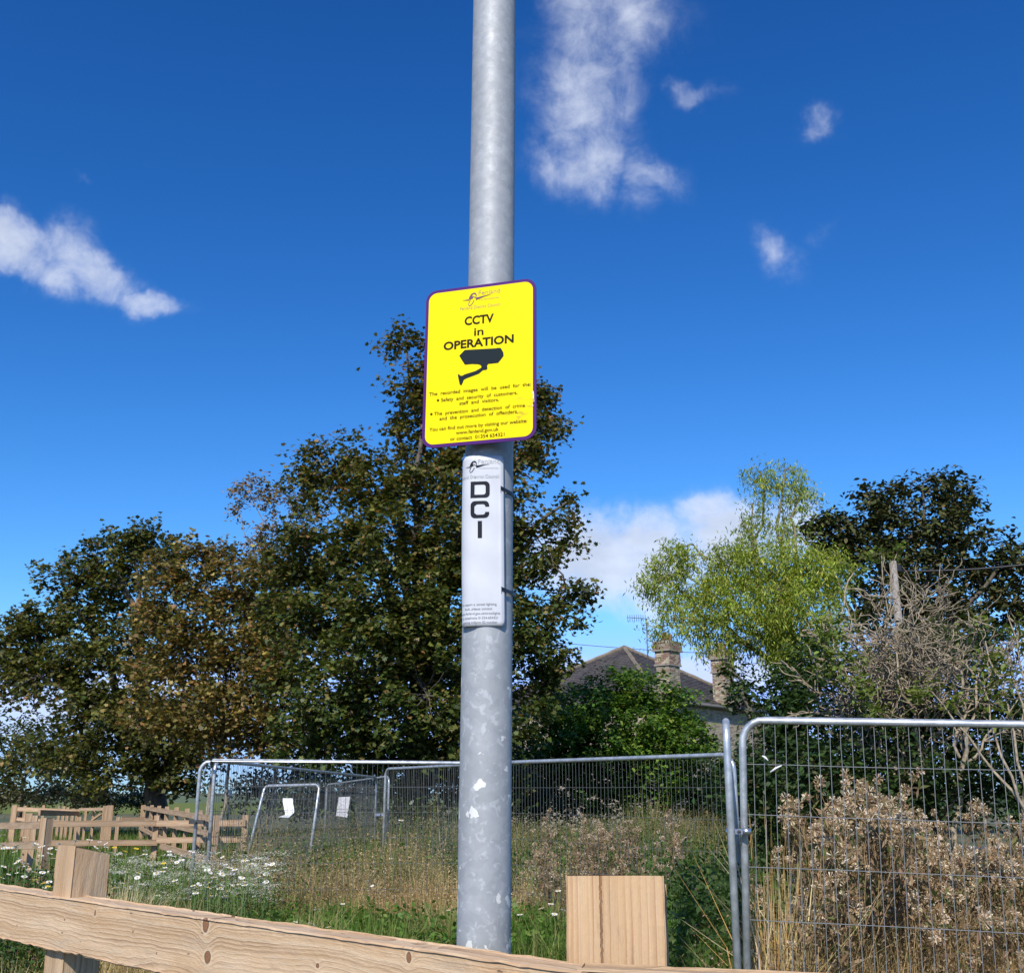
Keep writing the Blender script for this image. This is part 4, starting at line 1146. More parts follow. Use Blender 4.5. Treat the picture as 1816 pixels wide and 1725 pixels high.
# ================================================================== TREES
SYC = [(.056, .076, .016), (.096, .105, .024), (.165, .15, .036), (.24, .17, .06), (.30, .16, .06)]
def gp(px, D): p = at(px, 1500, D); return (p.x, D, 0)
tree('sycamore_tree', 'tall dark sycamore with browning leaf tips behind the lamp post', 'tree', gp(745, 27),
     [(715, 612, 27, 48, 36, .8), (735, 700, 27, 55, 60, .85), (800, 640, 27.5, 55, 50), (860, 690, 27.5, 65, 60), (955, 700, 27, 32, 38), (995, 705, 27, 24, 22, .8), (945, 780, 27, 55, 65),
      (780, 790, 27, 95, 85), (560, 850, 27, 58, 62), (625, 815, 27, 38, 50, .8), (690, 870, 26.5, 85, 80), (860, 880, 26.5, 110, 110),
      (600, 960, 26.5, 100, 90), (530, 1010, 27, 60, 70), (750, 980, 26, 150, 110), (930, 960, 26.5, 60, 80), (1010, 905, 27, 20, 42, .9), (1000, 970, 26.5, 30, 40, .8), (1035, 1040, 26.5, 32, 32, .8), (985, 1080, 26.5, 50, 60),
      (560, 1100, 26.5, 110, 100), (700, 1130, 25.5, 150, 120), (860, 1120, 26, 120, 120), (960, 1180, 26.5, 55, 70),
      (600, 1240, 26, 130, 80), (740, 1270, 25.5, 140, 80), (870, 1270, 26, 100, 80), (560, 1320, 26.5, 90, 45), (700, 1350, 27, 110, 45), (850, 1360, 27, 90, 50)],
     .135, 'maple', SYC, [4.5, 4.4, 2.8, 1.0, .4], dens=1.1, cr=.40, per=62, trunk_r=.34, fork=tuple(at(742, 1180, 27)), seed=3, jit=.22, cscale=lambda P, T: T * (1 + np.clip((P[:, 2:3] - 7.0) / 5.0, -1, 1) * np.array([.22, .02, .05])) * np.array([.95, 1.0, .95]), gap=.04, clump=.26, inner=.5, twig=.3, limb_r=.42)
tree('sycamore_tree', 'broad dark green sycamore at the far left over the timber fences', 'tree', gp(272, 38),
     [(275, 955, 38, 55, 32), (205, 968, 38, 48, 30), (240, 1020, 38, 95, 55), (130, 1025, 38, 65, 38), (110, 1070, 38, 60, 40), (190, 1110, 38, 90, 45), (45, 1110, 38, 60, 35), (20, 1160, 37, 55, 45), (130, 1165, 37.5, 75, 40),
      (230, 1180, 37.5, 90, 55), (60, 1215, 37, 70, 35), (160, 1240, 37, 75, 40, .8), (260, 1270, 37, 100, 55), (180, 1310, 37, 95, 42), (100, 1345, 37, 80, 35), (300, 1350, 37, 90, 45), (200, 1380, 37, 80, 25, .8), (330, 1290, 37, 80, 60), (-40, 1180, 38, 70, 80)],
     .165, 'maple', SYC, [4.5, 4.5, 2.6, .5, .1], dens=1.35, cr=.46, per=52, trunk_r=.42, fork=tuple(at(262, 1330, 38)), seed=5, gap=.12, clump=.32, twig=.35)
tree('maple_tree', 'bushy maple turning bronze and gold between the two dark sycamores', 'tree', gp(370, 31),
     [(470, 1020, 30, 50, 50), (500, 1190, 29, 60, 75), (365, 985, 31, 75, 38), (320, 1040, 31, 70, 60), (410, 1045, 31, 75, 60), (300, 1110, 31, 70, 65), (400, 1130, 30.5, 100, 75), (480, 1110, 31, 60, 60), (330, 1200, 30.5, 100, 75), (440, 1220, 30, 90, 80), (380, 1290, 30.5, 110, 50), (480, 1300, 30, 70, 45, .8), (280, 1280, 31, 60, 45, .8)],
     .135, 'maple', [(.075, .085, .022), (.15, .135, .035), (.23, .16, .05), (.27, .15, .055), (.36, .28, .08)], [3.5, 4, 3, 2, 1.8], dens=1.2, cr=.4, per=56, trunk_r=.10, stems=3, barkm=M_palebark, seed=8, gap=.08, clump=.3, inner=.45, twig=.5, fork=tuple(at(400, 1320, 31)))
tree('ash_tree', 'thin golden brown sapling with pale stems showing above the maple', 'tree', gp(478, 32),
     [(440, 865, 32, 22, 35, .8), (470, 880, 32, 30, 32, .7), (425, 910, 32, 22, 16, .7), (510, 900, 32, 30, 40, .7), (545, 930, 32, 30, 45, .7), (480, 950, 32, 40, 35, .8), (450, 990, 32, 35, 32, .6), (530, 1010, 32, 40, 40, .6), (470, 1080, 32, 50, 50, .5), (530, 1140, 32, 50, 50, .5)],
     .12, 'oval', [(.26, .16, .07), (.33, .20, .09), (.15, .12, .04), (.22, .20, .07)], [4, 3, 2, 1.5], dens=1.1, cr=.3, per=38, trunk_r=.05, stems=4, barkm=M_palebark, seed=12, gap=.05, twig=.95, fork=tuple(at(500, 1150, 32)), limb_r=.8)
tree('hawthorn_bush', 'dense bright green bush below the slate roof', 'bush', gp(1110, 34),
     [(1100, 1228, 34, 70, 38), (1040, 1262, 34, 75, 45), (1165, 1262, 34, 75, 48), (1205, 1312, 34, 45, 42), (970, 1300, 33.5, 70, 60), (1080, 1310, 33, 110, 70), (1190, 1350, 33, 85, 70), (1000, 1380, 33, 90, 60), (1110, 1400, 33, 100, 60), (1230, 1390, 33.5, 60, 60), (930, 1400, 33.5, 60, 60), (1290, 1395, 34, 40, 45), (1300,1430,34,50,50)],
     .16, 'oval', [(.055, .13, .014), (.09, .18, .022), (.15, .24, .035), (.22, .27, .045)], [4, 4, 2.5, .8], dens=1.6, cr=.36, per=44, trunk_r=.15, seed=17, clump=.28, gap=.03, twig=.1, up=.8, jit=.35)
tree('ivy_bush', 'dark ivy covered bush under the willow', 'bush', gp(1400, 22),
     [(1312, 1225, 24, 28, 26), (1300, 1200, 24.5, 24, 22, .8), (1372, 1300, 23, 38, 50), (1330, 1390, 23, 50, 50), (1400, 1235, 23, 55, 60), (1450, 1180, 24, 60, 50), (1440, 1290, 22, 80, 60), (1360, 1370, 22, 60, 60), (1450, 1380, 21, 80, 60), (1380, 1440, 21, 80, 45)],
     .13, 'oval', [(.028, .060, .014), (.045, .085, .02), (.08, .12, .03)], [5, 4, 1], dens=2.0, cr=.36, per=48, trunk_r=.15, seed=19, gap=.0, clump=.2, inner=.5, twig=.1)
tree('hedge_bush', 'dark green overgrown hedge behind the dead thistles', 'bush', gp(1650, 20),
     [(1560, 1160, 23, 70, 50, .6), (1650, 1140, 23, 80, 50, .6), (1740, 1160, 23, 80, 50, .6), (1530, 1240, 22, 70, 60, .9), (1330, 1400, 19, 60, 50), (1420, 1390, 19, 70, 60), (1500, 1400, 19, 80, 60), (1850, 1400, 19, 80, 60), (1540, 1320, 20, 90, 70), (1640, 1290, 20.5, 90, 70, .8), (1740, 1300, 20, 90, 80), (1830, 1290, 20, 90, 100), (1600, 1400, 19.5, 110, 60), (1750, 1410, 19.5, 110, 60), (1700, 1220, 22, 80, 55, .6)],
     .12, 'oval', [(.028, .060, .014), (.045, .085, .02), (.07, .10, .03), (.10, .09, .04)], [5, 4, 1.5, 1], dens=1.7, cr=.36, per=44, trunk_r=.12, seed=23, gap=.0, clump=.2, inner=.5, twig=.15)
tree('willow_tree', 'pale yellow green corkscrew willow leaning over the chimneys', 'tree', gp(1408, 26),
     [(1352, 850, 26, 34, 34, .7), (1395, 845, 26, 30, 30, .7), (1425, 885, 26, 28, 32, .6), (1340, 905, 26, 24, 26, .5), (1385, 920, 26, 30, 35, .5), (1315, 940, 26, 20, 28, .4),
      (1190, 985, 26, 38, 30, .85), (1225, 975, 26, 30, 25, .7), (1165, 1025, 26, 34, 30, .75), (1215, 1045, 26, 50, 40, .7), (1275, 1000, 26, 45, 40, .75), (1330, 990, 25.5, 60, 45), (1400, 1000, 25.5, 80, 50), (1460, 1010, 25.5, 50, 45),
      (1290, 1070, 25.5, 65, 45, .85), (1370, 1070, 25, 80, 50), (1450, 1080, 25, 60, 50, .9), (1250, 1110, 25.5, 50, 30, .55), (1190, 1090, 26, 40, 30, .5), (1330, 1130, 25.5, 60, 35, .8), (1420, 1140, 25, 60, 45, .8), (1390, 1200, 25, 35, 40, .6), (1160, 1120, 26, 25, 20, .4)],
     .125, 'narrow', [(.30, .37, .05), (.40, .45, .08), (.20, .29, .04), (.52, .50, .13)], [4, 3.5, 3, 1.2], dens=1.8, cr=.27, per=60, trunk_r=.12, barkm=M_willowbark, seed=29, gap=.12, twig=.6, clump=.24, up=.1, hang=.9, lm=M_leaf_thin, fork=tuple(at(1402, 1190, 26)), wob=.05, limb_r=.55)
tree('holm_oak_tree', 'dark grey green evergreen oak behind the willow', 'tree', gp(1620, 40),
     [(1560, 885, 40, 35, 32), (1640, 870, 40, 50, 30), (1665, 850, 40, 22, 18), (1700, 890, 40, 35, 32), (1725, 880, 40, 14, 18, .8), (1590, 935, 40, 85, 45), (1670, 945, 40, 75, 45), (1500, 940, 40, 55, 32), (1445, 935, 40, 35, 24, .9), (1540, 985, 40, 80, 35), (1660, 1000, 40, 85, 45), (1770, 965, 39, 38, 28, .8), (1800, 1000, 39, 35, 40, .8), (1740, 1030, 40, 50, 40, .8), (1790, 1070, 39, 45, 50, .9), (1480, 985, 40, 45, 25, .8), (1600, 1070, 40, 110, 50), (1700, 1120, 40, 100, 60)],
     .24, 'oval', [(.045, .055, .016), (.065, .074, .020), (.10, .092, .035), (.14, .11, .045)], [5, 4, 2, .7], dens=1.35, cr=.46, per=34, trunk_r=.35, seed=31, gap=.03, clump=.22, lm=M_leaf_dull, twig=.4, wob=.04)
tree('hazel_shrub', 'sparse yellow green leafy shrub at the right edge above the near panel', 'shrub', gp(1790, 17),
     [(1790, 1105, 17, 35, 25, .7), (1750, 1150, 17, 35, 30, .6), (1700, 1185, 17, 45, 30, .6), (1790, 1180, 17, 50, 40, .7), (1740, 1230, 17, 60, 30, .5), (1660, 1235, 17, 35, 20, .4)],
     .12, 'oval', [(.16, .20, .04), (.22, .24, .06), (.12, .15, .04)], [4, 3, 3], dens=.9, cr=.22, per=16, trunk_r=.06, stems=3, barkm=M_deadbark, seed=37, gap=.15, twig=.9, hang=.5, lm=M_leaf_thin)
tree('elder_shrub', 'small pale green leafy spray beside the top of the utility pole', 'shrub', gp(1540, 24),
     [(1560, 985, 24, 30, 10, .9), (1525, 1010, 24, 28, 12, .8), (1595, 972, 24, 14, 7, .8), (1500, 1110, 23, 40, 40, .5), (1560, 1170, 22, 45, 30, .45), (1600, 1130, 22, 35, 35, .35), (1480, 1190, 19, 50, 40, .6), (1540, 1230, 18.8, 50, 35, .5), (1650, 1230, 18.8, 55, 35, .45), (1470, 1110, 20, 30, 40, .5), (1700, 1120, 20, 50, 40, .3)],
     .11, 'oval', [(.20, .25, .05), (.14, .19, .04)], [1, 1], dens=1.1, cr=.2, per=22, trunk_r=.06, stems=2, barkm=M_deadbark, seed=39, twig=.8, lm=M_leaf_thin)
tree('thorn_bush', 'olive green bush at the far left edge beyond the timber fences', 'bush', gp(30, 46),
     [(20, 1310, 46, 60, 35), (70, 1345, 45, 70, 35), (-40, 1340, 46, 80, 60), (140, 1375, 44, 70, 22, .8), (10, 1375, 45, 70, 28), (90, 1300, 44, 60, 40), (150, 1340, 43, 60, 40)],
     .2, 'oval', [(.07, .085, .02), (.11, .12, .03), (.05, .07, .02)], [3, 2, 2], dens=.95, cr=.45, per=30, trunk_r=.12, seed=41, twig=.1)

# low dry scrub beyond the far fences and a distant hedge line
def scrub(name, lobes, leaf, cols, wts, seed, cr=.35, per=26):
    r = np.random.default_rng(seed); Ps = []
    for (px, py, D, rx, ry) in lobes:
        c = np.array(at(px, py, D)); a, h = rx * D / F, ry * D / F
        n = int(8 + a * max(h, .5) / (cr * cr) * 5); u = r.normal(size=(n, 3)); u /= np.linalg.norm(u, axis=1)[:, None]; u[:, 2] = np.abs(u[:, 2]) * 2 - 1
        cs = c + u * np.array([a, max(a * .5, .5), h]) * r.uniform(.5, 1, (n, 1))
        Ps.append(np.repeat(cs, per, 0) + r.normal(size=(n * per, 3)) * cr * .5)
    P = np.concatenate(Ps); P = P[P[:, 2] > .02]
    o = link(name, poly_mesh(name, leaf_polys(P, leaf, 'oval', .3, seed=seed), 6, M_leaf, palette(len(P), cols, wts, .3, seed))); o['kind'] = 'stuff'
scrub('dry_scrub', [(30, 1412, 44, 60, 12), (110, 1412, 42, 60, 14), (170, 1418, 41, 40, 14), (-40, 1410, 44, 60, 16), (235, 1420, 45, 50, 10)], .16, [(.14, .12, .06), (.08, .09, .03), (.05, .06, .02)], [2, 2, 2], 51)
tag(bpy.data.objects['dry_scrub'], 'low dry scrub beyond the far timber fences', 'scrub')
scrub('hedge_line', [(x, 1398, 300, 60, 5) for x in range(-200, 2100, 90)], 1.1, [(.04, .055, .03), (.06, .07, .035)], [1, 1], 53, cr=3, per=26)
tag(bpy.data.objects['hedge_line'], 'distant hedge on the horizon', 'hedge')
scrub('undergrowth', [(600, 1340, 31, 90, 50), (740, 1330, 31, 110, 60), (870, 1330, 31, 90, 60), (660, 1230, 30, 90, 60), (800, 1220, 30, 90, 60), (470, 1405, 33, 70, 40), (560, 1395, 31, 70, 45), (1300, 1420, 30, 80, 40), (960, 1430, 30, 80, 40), (640, 1410, 29, 70, 40), (760, 1400, 29, 80, 45), (880, 1400, 29, 80, 50), (560, 1415, 29, 60, 30), (700, 1440, 26, 80, 30), (850, 1440, 26, 80, 30)], .14, [(.03, .05, .015), (.06, .085, .025), (.10, .09, .04)], [4, 3, 1], 57, cr=.4, per=34)
tag(bpy.data.objects['undergrowth'], 'dark undergrowth beneath the tall sycamore', 'undergrowth')

# cut sycamore trunk foot seen pale behind the panels
# bare twisted shrub
def twisted(name, label, base, n_main, spread, seed, m, h0, depth=5, D=22, r0=.06, tgt=None):
    rr = random.Random(seed); t = empty(name, base); tag(t, label, 'shrub'); tb = Tubes(); B = Vector(base)
    def grow(p, d, L, r_, lv):
        if lv == 0: return
        n = 7; pts = [p]; rs = [r_]; q = p.copy(); dd = d.copy()
        ph = rr.uniform(0, 6); amp = .8
        s1 = Vector((rr.uniform(-1, 1), rr.uniform(-1, 1), rr.uniform(-.5, .5))); s2 = Vector((rr.uniform(-1, 1), rr.uniform(-1, 1), rr.uniform(-.5, .5)))
        for i in range(n):
            ph += rr.uniform(.9, 1.6)
            dd = (d + (s1 * math.sin(ph) + s2 * math.cos(ph * .8)) * amp).normalized()
            q = q + dd * (L / n); pts.append(q.copy()); rs.append(max(.011, r_ * (1 - .45 * (i + 1) / n)))
        tb.add(pts, rs, 5 if lv > 2 else 3, False)
        k = rr.randint(2, 4) if lv > 1 else rr.randint(1, 2)
        for c in range(k):
            i = rr.randint(3, n); nd = (d * .55 + Vector((rr.uniform(-1, 1), rr.uniform(-1, 1), rr.uniform(-.5, .85))) * .85).normalized()
            grow(pts[i], nd, L * rr.uniform(.5, .78), rs[i] * .62, lv - 1)
    for i in range(n_main):
        tx, ty = tgt[i % len(tgt)]
        tp = at(tx + rr.uniform(-30, 30), ty + rr.uniform(-20, 20), D + rr.uniform(-1.6, 1.6)) - B
        st = Vector((rr.uniform(-.5, .5), rr.uniform(-.5, .5), 0)); d = (tp - st); L = d.length
        mid = st + d * .55 + Vector((rr.uniform(-.4, .4), rr.uniform(-.4, .4), 0)); 
        pts = curve_pts(st, mid, 6, 0, .03, rr); tb.add(pts, [r0 * (1 - .4 * q / 6) for q in range(7)], 6, False)
        for c in range(3):
            grow(mid - d * .06 * c, (d.normalized() + Vector((rr.uniform(-.5, .5), rr.uniform(-.5, .5), rr.uniform(-.1, .3)))).normalized(), L * .30, r0 * .5, depth)
    link('branches', tb.mesh(name, m), t)
twisted('bare_shrub', 'leafless pale shrub with densely twisted branches behind the near panel', gp(1640, 20), 14, 2, 61, M_deadbark, 3, 4, 20.5, .06,
        [(1500, 1090), (1560, 1050), (1620, 1030), (1680, 1040), (1730, 1070), (1770, 1100), (1650, 1110), (1590, 1120), (1700, 1150), (1760, 1170), (1540, 1150), (1480, 1160), (1640, 1180)])

# ================================================================== GRASS AND WEEDS
def blades(name, n, region, h, wd, cols, wts, lean=.35, seed=0, m=None, tip=0.0, hfun=None):
    """region(r,n)->(n,2) xy. each blade two quads; all in one mesh"""
    r = np.random.default_rng(seed); xy = region(r, n); xy = xy[~((xy[:, 0] < -.425 * xy[:, 1] - 1.5) & (xy[:, 1] > 22))]; n = len(xy)
    H = r.uniform(h[0], h[1], n)
    if hfun is not None: H = H * hfun(xy)
    a = r.uniform(0, 2 * math.pi, n); face = r.uniform(0, 2 * math.pi, n)
    L = np.abs(r.normal(0, lean, n)); W = wd * r.uniform(.6, 1.3, n)
    d = np.stack([np.cos(a), np.sin(a), np.zeros(n)], 1); s = np.stack([np.cos(face), np.sin(face), np.zeros(n)], 1)
    p0 = np.stack([xy[:, 0], xy[:, 1], np.full(n, -.02)], 1); z = np.array([0, 0, 1.0])
    p1 = p0 + d * (L * H * .25)[:, None] + z * (H * .5)[:, None]; p2 = p0 + d * (L * H)[:, None] + z * (H * np.maximum(.35, 1 - .3 * L))[:, None]
    w0 = s * W[:, None] / 2
    q1 = np.stack([p0 - w0, p0 + w0, p1 + w0 * .8, p1 - w0 * .8], 1); q2 = np.stack([p1 - w0 * .8, p1 + w0 * .8, p2 + w0 * .12, p2 - w0 * .12], 1)
    V = np.concatenate([q1, q2]); T = patch_palette(xy, cols, .9, seed) if wts is None else palette(n, cols, wts, .3, seed); pn = 1 + .3 * nz(np.concatenate([xy, np.zeros((n, 1))], 1)[::1], 1.3, seed) if n < 90000 else 1
    if n < 90000: T = T * pn[:, None]
    T = np.concatenate([T, T])
    o = link(name, poly_mesh(name, V, 4, m or M_grass, T)); o['kind'] = 'stuff'
    return o, np.stack([p0, p1, p2], 1)
def patch_palette(xy, cols, scale, seed, jit=.3, rep_=1):
    r = np.random.default_rng(seed); n = len(xy); K = len(cols)
    v = nz(np.concatenate([xy, np.zeros((n, 1))], 1), scale, seed) * 1.3 + .5 + r.normal(0, .2, n)
    i = np.clip((v * K).astype(int), 0, K - 1)
    return np.clip(np.array(cols)[i] * (1 + jit * r.uniform(-1, 1, (n, 1))), .003, .9)
def wedge_region(px0, px1, D0, D1, yy=1.06):
    def f(r, n):
        D = np.sqrt(r.uniform(D0 ** 2, D1 ** 2, n)) + np.abs(r.normal(0, .035 * D0, n)); u = (r.uniform(px0, px1, n) + r.normal(0, 28, n) - 908) / F / yy
        return np.stack([u * D, D], 1)
    return f
GREEN = [(.09, .18, .022), (.13, .23, .035), (.18, .28, .055), (.06, .12, .02)]
STRAW = [(.56, .44, .23), (.46, .35, .16), (.34, .26, .12), (.66, .56, .35)]
OLIVE = [(.13, .14, .04), (.20, .18, .07), (.10, .12, .03)]
gr, _ = blades('green_grass', 70000, wedge_region(-80, 1400, 9.2, 16), (.16, .42), .011, [(.34, .30, .12), (.17, .22, .05), (.10, .19, .028), (.07, .14, .018), (.13, .23, .035), (.16, .24, .05), (.30, .27, .10)], None, .5, 101)
tag(gr, 'lush green grass between the timber rail and the mesh panels', 'grass')
gr, _ = blades('meadow_grass', 60000, wedge_region(-80, 1500, 16, 44), (.15, .5), .03, GREEN + OLIVE, [3, 2, 1, 2, 2, 2, 2], .4, 103)
tag(gr, 'green and olive meadow grass beyond the mesh panels', 'grass')
gr, _ = blades('near_grass', 16000, wedge_region(-300, 2000, 3.6, 9.2), (.12, .45), .008, GREEN + STRAW, [3, 2, 1, 2, 1, 1, 1, 1], .5, 104)
tag(gr, 'short mixed grass close behind the timber rail', 'grass')
def patchy(s, seed, lo=.45):
    def f(xy): return np.clip(.85 + .75 * nz(np.concatenate([xy, np.zeros((len(xy), 1))], 1), s, seed), lo, 1.4)
    return f
dg1, tips1 = blades('straw_grass', 6500, wedge_region(195, 350, 9.0, 10.6), (.4, .95), .008, STRAW + [(.16, .2, .05)], [3, 2, 1, 3, 2], .45, 105, M_dry, hfun=patchy(1.2, 3))
tag(dg1, 'bleached straw grass right of the narrow fence post', 'grass')
dg2, tips2 = blades('dry_grass', 26000, wedge_region(430, 830, 12.7, 18), (.4, 1.0), .009, [(.08, .16, .025), (.14, .19, .04), (.24, .24, .08), (.42, .32, .15), (.56, .43, .23), (.46, .32, .17), (.28, .19, .10)], None, .6, 107, M_dry, hfun=patchy(.9, 5))
tag(dg2, 'tall dry tangled grass behind the long mesh panel', 'grass')
dg3, tips3 = blades('tan_grass', 12000, wedge_region(560, 1010, 11.8, 13.4), (.35, .8), .008, [(.56, .40, .19), (.46, .34, .16), (.62, .50, .29), (.24, .26, .08)], [3, 3, 1.5, 2], .5, 109, M_dry, hfun=patchy(1.3, 9, .3))
tag(dg3, 'tan seeding grass around the foot of the lamp post', 'grass')
dg4, tips4 = blades('brown_weeds', 22000, wedge_region(470, 1300, 17, 28), (.6, 1.35), .014, [(.07, .14, .025), (.13, .18, .04), (.20, .20, .06), (.40, .30, .15), (.48, .35, .19), (.18, .19, .06), (.07, .12, .03)], None, .55, 111, M_dry, hfun=patchy(.5, 11))
tag(dg4, 'brown and olive weeds inside the fenced enclosure', 'weeds')
dg5, tips5 = blades('dry_stalks', 26000, wedge_region(1325, 1900, 6.15, 9.5), (.35, 1.05), .006, [(.08, .12, .03), (.16, .14, .05), (.24, .15, .07), (.36, .26, .12), (.50, .36, .16), (.56, .44, .24), (.40, .26, .10)], None, .7, 113, M_dry, hfun=patchy(1.2, 13))
tag(dg5, 'dry yellow stalks and grass tangled behind the nearest panel', 'grass')
dg6, _ = blades('bank_grass', 12000, wedge_region(1180, 1330, 6.4, 12), (.3, .9), .010, GREEN + [(.2, .22, .06)], [3, 3, 1, 3, 1], .5, 115, hfun=patchy(1.0, 15))
tag(dg6, 'deep green grass and weeds left of the nearest panel', 'grass')
# seed plumes on dry grasses
cl5, _ = blades('reed_clump', 170, lambda r, n: np.stack([r.normal(1.52, .10, n), r.uniform(6.35, 6.8, n)], 1), (.7, 1.65), .009, [(.55, .42, .20), (.62, .50, .28), (.50, .30, .10)], [3, 2, 1.5], .3, 117, M_dry)
tag(cl5, 'tall straw yellow stems at the left upright of the nearest panel', 'grass')
def plumes(name, tips, frac, size, cols, wts, seed, k=7, spread=.035):
    r = np.random.default_rng(seed); T = tips[r.random(len(tips)) < frac]; P = T[:, 2]; d = T[:, 2] - T[:, 1]
    idx = np.repeat(np.arange(len(P)), k); f = r.uniform(0, .5, len(idx))
    Q = P[idx] - d[idx] * f[:, None] + r.normal(size=(len(idx), 3)) * spread * np.array([1, 1, .6])
    o = link(name, poly_mesh(name, leaf_polys(Q, size, 'petal', .1, seed=seed), 4, M_dry, palette(len(Q), cols, wts, .3, seed))); o['kind'] = 'stuff'; return o
tag(plumes('grass_seed', np.concatenate([tips2, tips3]), .35, .028, [(.58, .43, .24), (.46, .34, .19), (.30, .25, .11)], [2, 2, 2], 121), 'fluffy seed heads on the dry grass around the lamp post', 'grass')
tag(plumes('weed_seed', tips4, .4, .05, [(.30, .22, .12), (.16, .15, .06), (.10, .12, .04)], [2, 2, 2], 123, 8, .07), 'seed heads and small leaves on the enclosure weeds', 'weeds')
tag(plumes('stalk_seed', tips5, .3, .022, [(.38, .26, .15), (.28, .17, .10), (.42, .34, .24)], [2, 2, 1], 125, 8, .04), 'loose seed fluff among the dry stalks behind the nearest panel', 'grass')

# leafy herbs in masses
def herbs(name, n, region, h, leaf, cols, wts, seed, per=40, sp=.09, shape='oval'):
    r = np.random.default_rng(seed); xy = region(r, n); H = r.uniform(*h, n); idx = np.repeat(np.arange(n), per)
    f = r.uniform(.1, 1, len(idx)); P = np.stack([xy[idx, 0], xy[idx, 1], f * H[idx]], 1) + r.normal(size=(len(idx), 3)) * sp * np.array([1, 1, .4])
    o = link(name, poly_mesh(name, leaf_polys(P, leaf, shape, .4, seed=seed), len(SHAPES[shape]), M_leaf_thin, palette(len(P), cols, wts, .3, seed))); o['kind'] = 'stuff'; return o
tag(herbs('nettle_patch', 330, wedge_region(1185, 1330, 6.6, 11), (.5, 1.15), .055, [(.045, .09, .018), (.07, .13, .028), (.11, .17, .04)], [4, 3, 1], 131, 46), 'dark green nettles in the gap left of the nearest panel', 'weeds')
tag(herbs('leafy_weeds', 420, wedge_region(-60, 190, 9, 13), (.5, .95), .05, [(.05, .10, .02), (.08, .14, .03), (.15, .16, .05), (.16, .09, .05)], [4, 3, 1, 1], 133, 36, .08), 'leafy weeds under the daisies left of the narrow post', 'weeds')
tag(herbs('dandelion_leaves', 500, wedge_region(520, 860, 10.2, 12.2), (.15, .42), .07, [(.07, .15, .02), (.11, .2, .035)], [1, 1], 135, 16, .08), 'broad green leaves low in the grass left of the lamp post', 'weeds')
tag(herbs('green_weeds', 1300, wedge_region(430, 1320, 13, 22), (.4, 1.0), .06, [(.07, .15, .02), (.11, .19, .035), (.19, .22, .06)], [3, 3, 2], 137, 30, .12), 'green weeds mixed through the enclosure', 'weeds')
tag(herbs('yarrow_leaves', 520, wedge_region(190, 495, 10.6, 12.8), (.4, .85), .045, [(.08, .15, .03), (.13, .21, .045), (.26, .26, .10)], [3, 3, 1], 143, 40, .07, 'narrow'), 'feathery green foliage under the white flowers', 'weeds')
gr2, _ = blades('front_grass', 26000, wedge_region(300, 1010, 9.6, 11.8), (.25, .62), .010, [(.10, .18, .028), (.07, .13, .018), (.15, .23, .045), (.22, .26, .07), (.40, .34, .15)], None, .55, 145, hfun=patchy(1.4, 21, .5))
tag(gr2, 'bright green grass just above the timber rail left of the lamp post', 'grass')
tag(herbs('dock_leaves', 700, wedge_region(470, 1000, 9.8, 12), (.2, .55), .07, [(.08, .17, .02), (.13, .24, .035), (.20, .28, .06)], [2, 2, 1], 147, 18, .09), 'clumps of fresh green leaves above the timber rail', 'weeds')
tag(herbs('dry_herbs', 900, wedge_region(430, 1000, 12.8, 19), (.35, .95), .035, [(.46, .35, .17), (.30, .26, .10), (.56, .45, .26), (.16, .22, .05)], [2, 2, 1, 3], 141, 44, .10), 'dry tangled herbs behind the long mesh panel', 'weeds')
tag(herbs('bramble_leaves', 620, wedge_region(1340, 1900, 7.0, 11), (.3, 1.1), .05, [(.04, .085, .018), (.08, .12, .03), (.16, .11, .05)], [3, 2, 1], 139, 30, .12), 'green bramble leaves low among the dead thistles', 'weeds')

